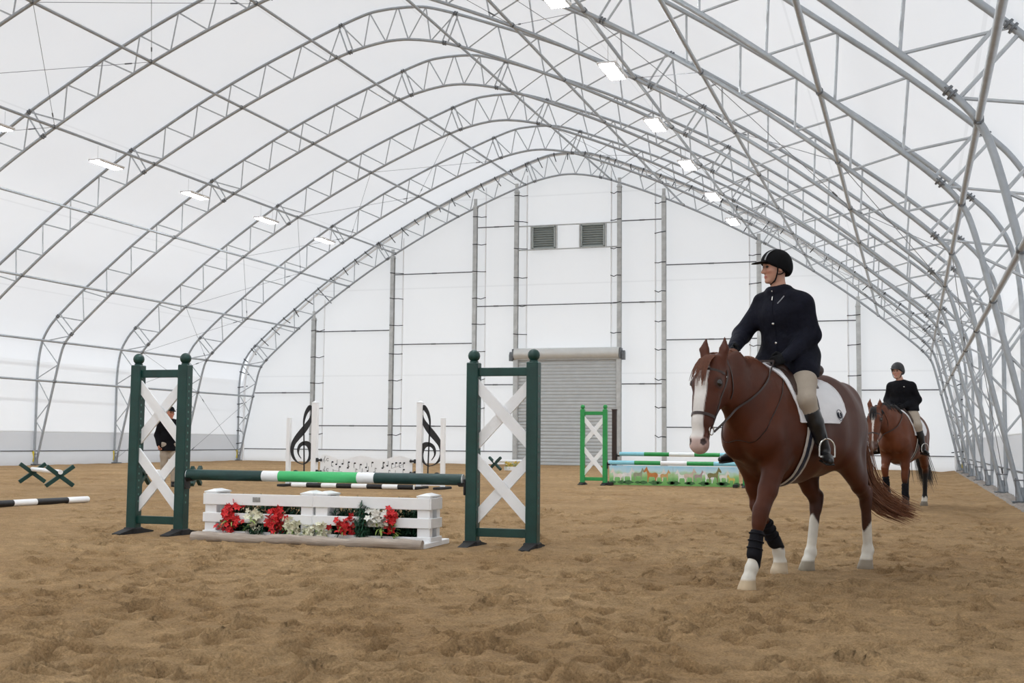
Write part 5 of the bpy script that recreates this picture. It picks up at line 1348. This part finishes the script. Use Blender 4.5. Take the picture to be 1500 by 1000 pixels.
    if look.get('pin'):
        p = chest_pts([nk[2] - .10], .075)[0]; MB().ball(p, .012, 8, (.5, 1, 1)).build('collar_pin', 'brass', t)
    # breeches
    br = Blob(); br.chain([g['pelvis'] + A3(0, 0, .10), g['pelvis']], [.115, .13], .04, Y, [.155, .175])
    for S_ in 'LR':
        hp, kn, an_ = g['hip' + S_], g['kn' + S_], g['an' + S_]
        br.cone(hp, hp * .45 + kn * .55, .112, .092, .06); br.cone(hp * .45 + kn * .55, kn, .092, .072, .03)
        br.cone(kn, kn + (an_ - kn) * look.get('trouser', .34), .070, .060 if look.get('trouser', .34) < .5 else .062, .03)
    blob_obj('breeches', br, .009, look.get('trousers', 'breech'), t)
    for S_ in 'LR':
        kn, an_, toe = g['kn' + S_], g['an' + S_], unit(g['toe' + S_]); d = unit(an_ - kn); L = np.linalg.norm(an_ - kn); b = Blob(); top = look.get('boot_top', .20)
        b.chain([kn + d * L * top, kn + d * L * max(top, .45), kn + d * L * .75, an_], [.066, .066, .050, .044], .02)
        b.cone(an_ - toe * .04 + A3(0, 0, -.045), an_ + toe * .10 + A3(0, 0, -.058), .040, .038, .03); b.cone(an_ + toe * .10 + A3(0, 0, -.058), an_ + toe * .175 + A3(0, 0, -.066), .038, .026, .02)
        b.plane(tuple(-d), float(-d @ (kn + d * L * top)))
        b.plane((0, 0, -1), -(an_[2] - .092 + min(0, toe[2] * .15)))
        o = blob_obj('riding_boot', b, .0075, look.get('boot', 'leather_bk'), t); o['label'] = 'tall black boot'
        MB().box(an_ + toe * .06 + A3(0, 0, -.092), (.24, .066, .014), np.stack([toe, unit(np.cross([0, 0, 1.0], toe)), np.cross(toe, unit(np.cross([0, 0, 1.0], toe)))], 1), .005).build('sole', 'rubber', o)
        if look.get('gloves'):
            gb = Blob(); hand_prims(gb, g['wr' + S_], g['hd' + S_], g['hn' + S_], g['hs' + S_], 1.08); gb.cone(g['wr' + S_] - unit(g['hd' + S_]) * .05, g['wr' + S_], .032, .030, .012)
            blob_obj('glove', gb, .0045, look['gloves'], t, None, 1)
    # headgear
    if look['hat'] == 'velvet' or look['hat'] == 'helm2':
        hb = Blob(); hb.ell(Hh(-.014, 0, .040), (.128, .104, .112), R, .02); hb.ell(Hh(-.075, 0, -.02), (.055, .085, .06), R, .05)
        n_ = unit(-up + fd * .20 * look.get('tilt', 1)); 
        hb.plane(tuple(n_), float(n_ @ Hh(.105, 0, .040))) if False else None
        pl0, pl1 = Hh(.115, 0, .040), Hh(-.12, 0, -.075); dd = unit(pl0 - pl1); nn = -np.cross(dd, ld); nn = nn if nn @ up < 0 else -nn
        hb.plane(tuple(nn), float(nn @ pl0))
        o = blob_obj('helmet', hb, .0065, look['hat'], t)
        pk = Blob(); pk.ell(Hh(.125, 0, .040), (look.get('peak', .075), .078, .009), R @ rot('Y', .12), .01); blob_obj('peak', pk, .0055, look['hat'], o, None, 1)
        if look.get('stripe'):
            for lat in (.042,):
                oo = np.array([Hh(0, lat, .03)] * 12); aa = np.linspace(.25, 1.35, 12); dd_ = np.cos(aa)[:, None] * fd + np.sin(aa)[:, None] * up; Pp = hug(hb, oo, dd_, .002, .25); ribbon(MB(), Pp, dd_, .026, .003).build('stripe', 'greystripe', o)
        for sg in (-1, 1):
            MB().tube(spline([Hh(.02, sg * .092, .01), Hh(.02, sg * .078, -.05), Hh(.03, sg * .055, -.105), Hh(.042, 0, -.132)], 5), .0055, 6).build('chin_strap', look['hat'], o)
            MB().tube(spline([Hh(-.06, sg * .088, -.02), Hh(-.02, sg * .080, -.055), Hh(.012, sg * .074, -.06)], 5), .005, 6).build('side_strap', look['hat'], o)
    else:
        hb = Blob(); hb.ell(Hh(-.010, 0, .045), (.108, .088, .095), R, .02); nn = unit(-up + fd * .05); hb.plane(tuple(nn), float(nn @ Hh(0, 0, .035)))
        o = blob_obj('cap', hb, .0075, look['hat'], t); pk = Blob(); pk.ell(Hh(.12, 0, .04), (.075, .07, .009), R @ rot('Y', .15), .01); blob_obj('peak', pk, .007, look['hat'], o, None, 1)
    return t

# ------------------------------------------------------------------ front pair
OH, AH = (14.175, 10.05), math.radians(-115)
P1 = dict(hs=1.08, poll=(1.13, -.02, 1.635), head=(.20, 0, -.60), yaw=math.radians(6), mane_side=-1, vox=.0115,
          lf=((.52, .15, .93), (.76, .14, .50), (.86, .13, .13), (.92, .13, -.035)), rf=((.43, -.15, .93), (.33, -.125, .52), (.07, -.115, .19), (.065, -.11, .02)),
          lh=((-.44, .19, .97), (-.88, .15, .60), (-.93, .14, .16), (-.885, .14, .0)), rh=((-.32, -.19, .97), (-.58, -.14, .56), (-.46, -.13, .15), (-.40, -.13, .0)),
          coat=((.080, .0205, .0075), (.10, .03, .012), (.05, .017, .009)), dark_to=(.30, .32, .62, .62), sock=(.30, .22, .36, .42),
          hoof=((.52, .40, .26), (.50, .40, .28), (.30, .25, .19), (.28, .24, .18)),
          blaze=[.018, .040, .046, .046, .042, .048, .054, .05], blaze_off=-.004, muz=.55, muzc=(.50, .34, .30), hair=('hair_ch', 'hair_tail'), fl=-.02,
          tail=[(-.90, 0, 1.40), (-.985, .0, 1.22), (-1.02, .02, .92), (-1.06, .06, .70), (-1.18, .17, .54), (-1.34, .31, .45)], tail_spread=[.018, .03, .042, .046, .05, .05], ntail=650,
          martingale=True, emblem=True, pad_white=True, rein_sag=-.03,
          pad_label='white saddle pad with a round dark monogram under the brown saddle of the chestnut horse', saddle_label='dark brown leather saddle on the chestnut horse with the blaze',
          girth_label='beige and navy striped girth around the chestnut horse with the blaze',
          feet=((.17, .355, 1.0), (.22, -.37, 1.0)), toe=((.72, .66, -.12), (.85, -.45, -.12)))
hz, HB, HF, HFR = horse('chestnut horse with broad white blaze and white socks walking on sand', OH, AH, P1)
wrL, wrR = (.36, .13, 1.70), (.58, -.20, 1.77)
tack('front', OH, AH, 0, HB, HF, HFR, P1, ((.45, .085, 1.675), (.67, -.165, 1.745)), 'the chestnut horse')
leg_boots(P1, OH, AH, 0, 'the chestnut horse')
J1 = dict(pelvis=(.09, 0, 1.72), hem=(.13, 0, 1.575), waist=(.11, 0, 1.85), chest=(.15, -.01, 2.06), neck=(.175, -.03, 2.285), head=(.205, -.045, 2.435), yaw=math.radians(-33), pitch=-.03,
          shL=(.15, .165, 2.135), shR=(.16, -.185, 2.135), elL=(.12, .225, 1.89), elR=(.25, -.33, 1.91), wrL=wrL, wrR=wrR,
          hdL=(.85, -.42, -.25), hnL=(-.25, -.85, -.3), hsL=(.1, -.2, 1), hdR=(.85, .35, -.30), hnR=(-.3, .8, -.3), hsR=(.1, .2, 1),
          hipL=(.09, .12, 1.70), hipR=(.09, -.12, 1.70), knL=(.35, .305, 1.37), knR=(.37, -.305, 1.37), anL=(.17, .355, 1.0), anR=(.22, -.37, 1.0), toeL=(.72, .66, -.12), toeR=(.85, -.45, -.12))
person('rider in navy jacket, tan breeches and striped black velvet helmet on the nearer horse', OH, AH, 0, J1,
       dict(bulk=1.14, skirt=True, jacket='jacket_navy', hood=True, collar=.033, hat='velvet', stripe=True, gloves='glove', zip=True, buttons=(1.83, 1.98), vox=.006))

# ------------------------------------------------------------------ rear pair
OH2, AH2 = (14.93, 21.75), math.radians(-104)
P2 = dict(hs=1.08, poll=(1.05, -.19, 1.61), head=(.20, 0, -.58), yaw=math.radians(7), mane_side=1, vox=.014, nmane=120, ntail=200, mane_len=.12,
          lf=((.47, .15, .93), (.50, .13, .52), (.50, .13, .14), (.55, .13, 0)), rf=((.52, -.15, .93), (.68, -.14, .62), (.58, -.14, .31), (.55, -.14, .20)),
          lh=((-.44, .19, .97), (-.80, .15, .60), (-.76, .14, .15), (-.71, .14, .0)), rh=((-.38, -.19, .97), (-.70, -.14, .58), (-.62, -.13, .15), (-.57, -.13, .0)),
          coat=((.13, .038, .015), (.10, .03, .012), (.012, .009, .008)), dark_to=(.46, .46, .60, .60), sock=(0, 0, .14, 0),
          hoof=((.05, .045, .04), (.07, .06, .05), (.20, .17, .13), (.05, .045, .04)),
          blaze=[.0, .022, .026, .012, .006, .010, .018, .01], muz=.50, muzc=(.10, .06, .05), hair=('hair_bk', 'hair_bk'),
          tail=[(-.90, 0, 1.40), (-.98, .0, 1.22), (-1.0, .03, .90), (-1.02, .08, .62), (-1.02, .14, .36)], tail_spread=[.018, .03, .05, .065, .07],
          pad_white=True, rein_sag=-.03, pad_label='plain white saddle pad on the bay horse behind', saddle_label='dark brown leather saddle on the bay horse behind', girth_label='beige and navy striped girth around the bay horse behind',
          feet=((.20, .36, .99), (.20, -.38, .99)), toe=((.75, .6, -.1), (.8, -.55, -.1)))
hz2, HB2, HF2, HFR2 = horse('bay horse with a white star and black mane following the chestnut horse', OH2, AH2, P2)
tack('rear', OH2, AH2, 0, HB2, HF2, HFR2, P2, ((.44, .04, 1.655), (.44, -.075, 1.655)), 'the bay horse behind')
leg_boots(P2, OH2, AH2, 0, 'the bay horse behind')
J2 = dict(pelvis=(.08, 0, 1.71), hem=(.10, 0, 1.63), waist=(.09, 0, 1.83), chest=(.11, 0, 1.97), neck=(.13, 0, 2.11), head=(.15, -.05, 2.28), yaw=math.radians(-8), pitch=-.04,
          shL=(.11, .165, 2.02), shR=(.11, -.165, 2.02), elL=(.05, .25, 1.80), elR=(.05, -.25, 1.80), wrL=(.33, .085, 1.68), wrR=(.33, -.105, 1.68),
          hdL=(.9, -.35, -.2), hnL=(-.2, -.85, -.3), hsL=(.1, -.2, 1), hdR=(.9, .25, -.2), hnR=(-.3, .8, -.3), hsR=(.1, .2, 1),
          hipL=(.08, .12, 1.69), hipR=(.08, -.12, 1.69), knL=(.34, .31, 1.36), knR=(.34, -.31, 1.36), anL=(.20, .36, .99), anR=(.20, -.38, .99), toeL=(.75, .6, -.1), toeR=(.8, -.55, -.1))
person('rider in black jacket and plain charcoal helmet on the bay horse behind', OH2, AH2, 0, J2,
       dict(bulk=1.0, skirt=True, jacket='jacket_black', collar=.028, hat='helm2', peak=.045, gloves='glove', pin=True, vox=.008))

# ------------------------------------------------------------------ person standing behind the left standard
gp = ground(246, 713)
J3 = dict(pelvis=(0, 0, .94), hem=(.0, 0, .80), waist=(0, 0, 1.10), chest=(.01, 0, 1.30), neck=(.02, 0, 1.46), head=(.05, 0, 1.61), yaw=math.radians(15), pitch=-.05,
          shL=(0, .18, 1.38), shR=(0, -.18, 1.38), elL=(-.05, .25, 1.12), elR=(-.05, -.25, 1.12), wrL=(.06, .23, .90), wrR=(.06, -.23, .90),
          hdL=(.2, 0, -1), hnL=(.2, -1, 0), hsL=(1, 0, 0), hdR=(.2, 0, -1), hnR=(.2, 1, 0), hsR=(1, 0, 0),
          hipL=(0, .09, .90), hipR=(0, -.09, .90), knL=(.06, .10, .49), knR=(-.02, -.10, .49), anL=(.05, .10, .095), anR=(-.10, -.10, .095), toeL=(1, .15, 0), toeR=(1, -.15, 0))
person('standing person in dark jacket, tan trousers and dark cap behind the left green standard', (gp[0], gp[1]), math.radians(-48), 0, J3,
       dict(bulk=1.08, jacket='jacket_black', collar=.024, hat='jacket_black', boot_top=.55, trouser=.85, vox=.009, skin=(.50, .22, .14)))

# ------------------------------------------------------------------ settle the sand under everything that stands on it, then lay it
def settle(x, y, r, z=0.0):
    i0, i1 = np.searchsorted(fx, (x - 2.5 * r, x + 2.5 * r)); j0, j1 = np.searchsorted(fy, (y - 2.5 * r, y + 2.5 * r))
    X = GX[j0:j1, i0:i1] - x; Y_ = GY[j0:j1, i0:i1] - y; w_ = np.exp(-((X * X + Y_ * Y_) / (r * r)) ** 2)
    GZ[j0:j1, i0:i1] = GZ[j0:j1, i0:i1] * (1 - w_) + (z) * w_
bpy.context.view_layer.update()
for (O, a, P) in ((OH, AH, P1), (OH2, AH2, P2)):
    for q in ('lf', 'rf', 'lh', 'rh'):
        h_ = P[q][3]; x, y = O[0] + math.cos(a) * h_[0] - math.sin(a) * h_[1], O[1] + math.sin(a) * h_[0] + math.cos(a) * h_[1]
        settle(x, y, .13, min(h_[2], .0) + .012)
for o in list(COL.objects):
    if o.parent or o.type == 'CAMERA' or o.get('kind') == 'structure' or o.location.z > .4: continue
    cat = o.get('category')
    if cat in ('jump standard', 'cavalletti', 'jump panel', 'flower box', 'person', 'fence panel'):
        for c in o.children:
            if c.name.split('.')[0] in ('foot', 'post', 'tall_post', 'short_post', 'cross_leg', 'trough', 'riding_boot', 'painted_board'):
                bb = np.array([o.matrix_world @ c.matrix_local @ Vector(v) for v in c.bound_box])
                if bb[:, 2].min() < .3: settle(bb[:, 0].mean(), bb[:, 1].mean(), max(.14, .5 * max(np.ptp(bb[:, 0]), np.ptp(bb[:, 1]))), .005)
for x in np.arange(7.6, 11.2, .12):
    for y in (11.05, 11.3, 11.45, 11.6): settle(x, y, .14, .008)
for k in range(9): settle(PA[0] + PD[0] * k * .4, PA[1] + PD[1] * k * .4, .2, .0)
for u in range(424, 612, 8): settle(X_(u, 714, YC - .45), YC - .45, .25, .0)
build_floor()
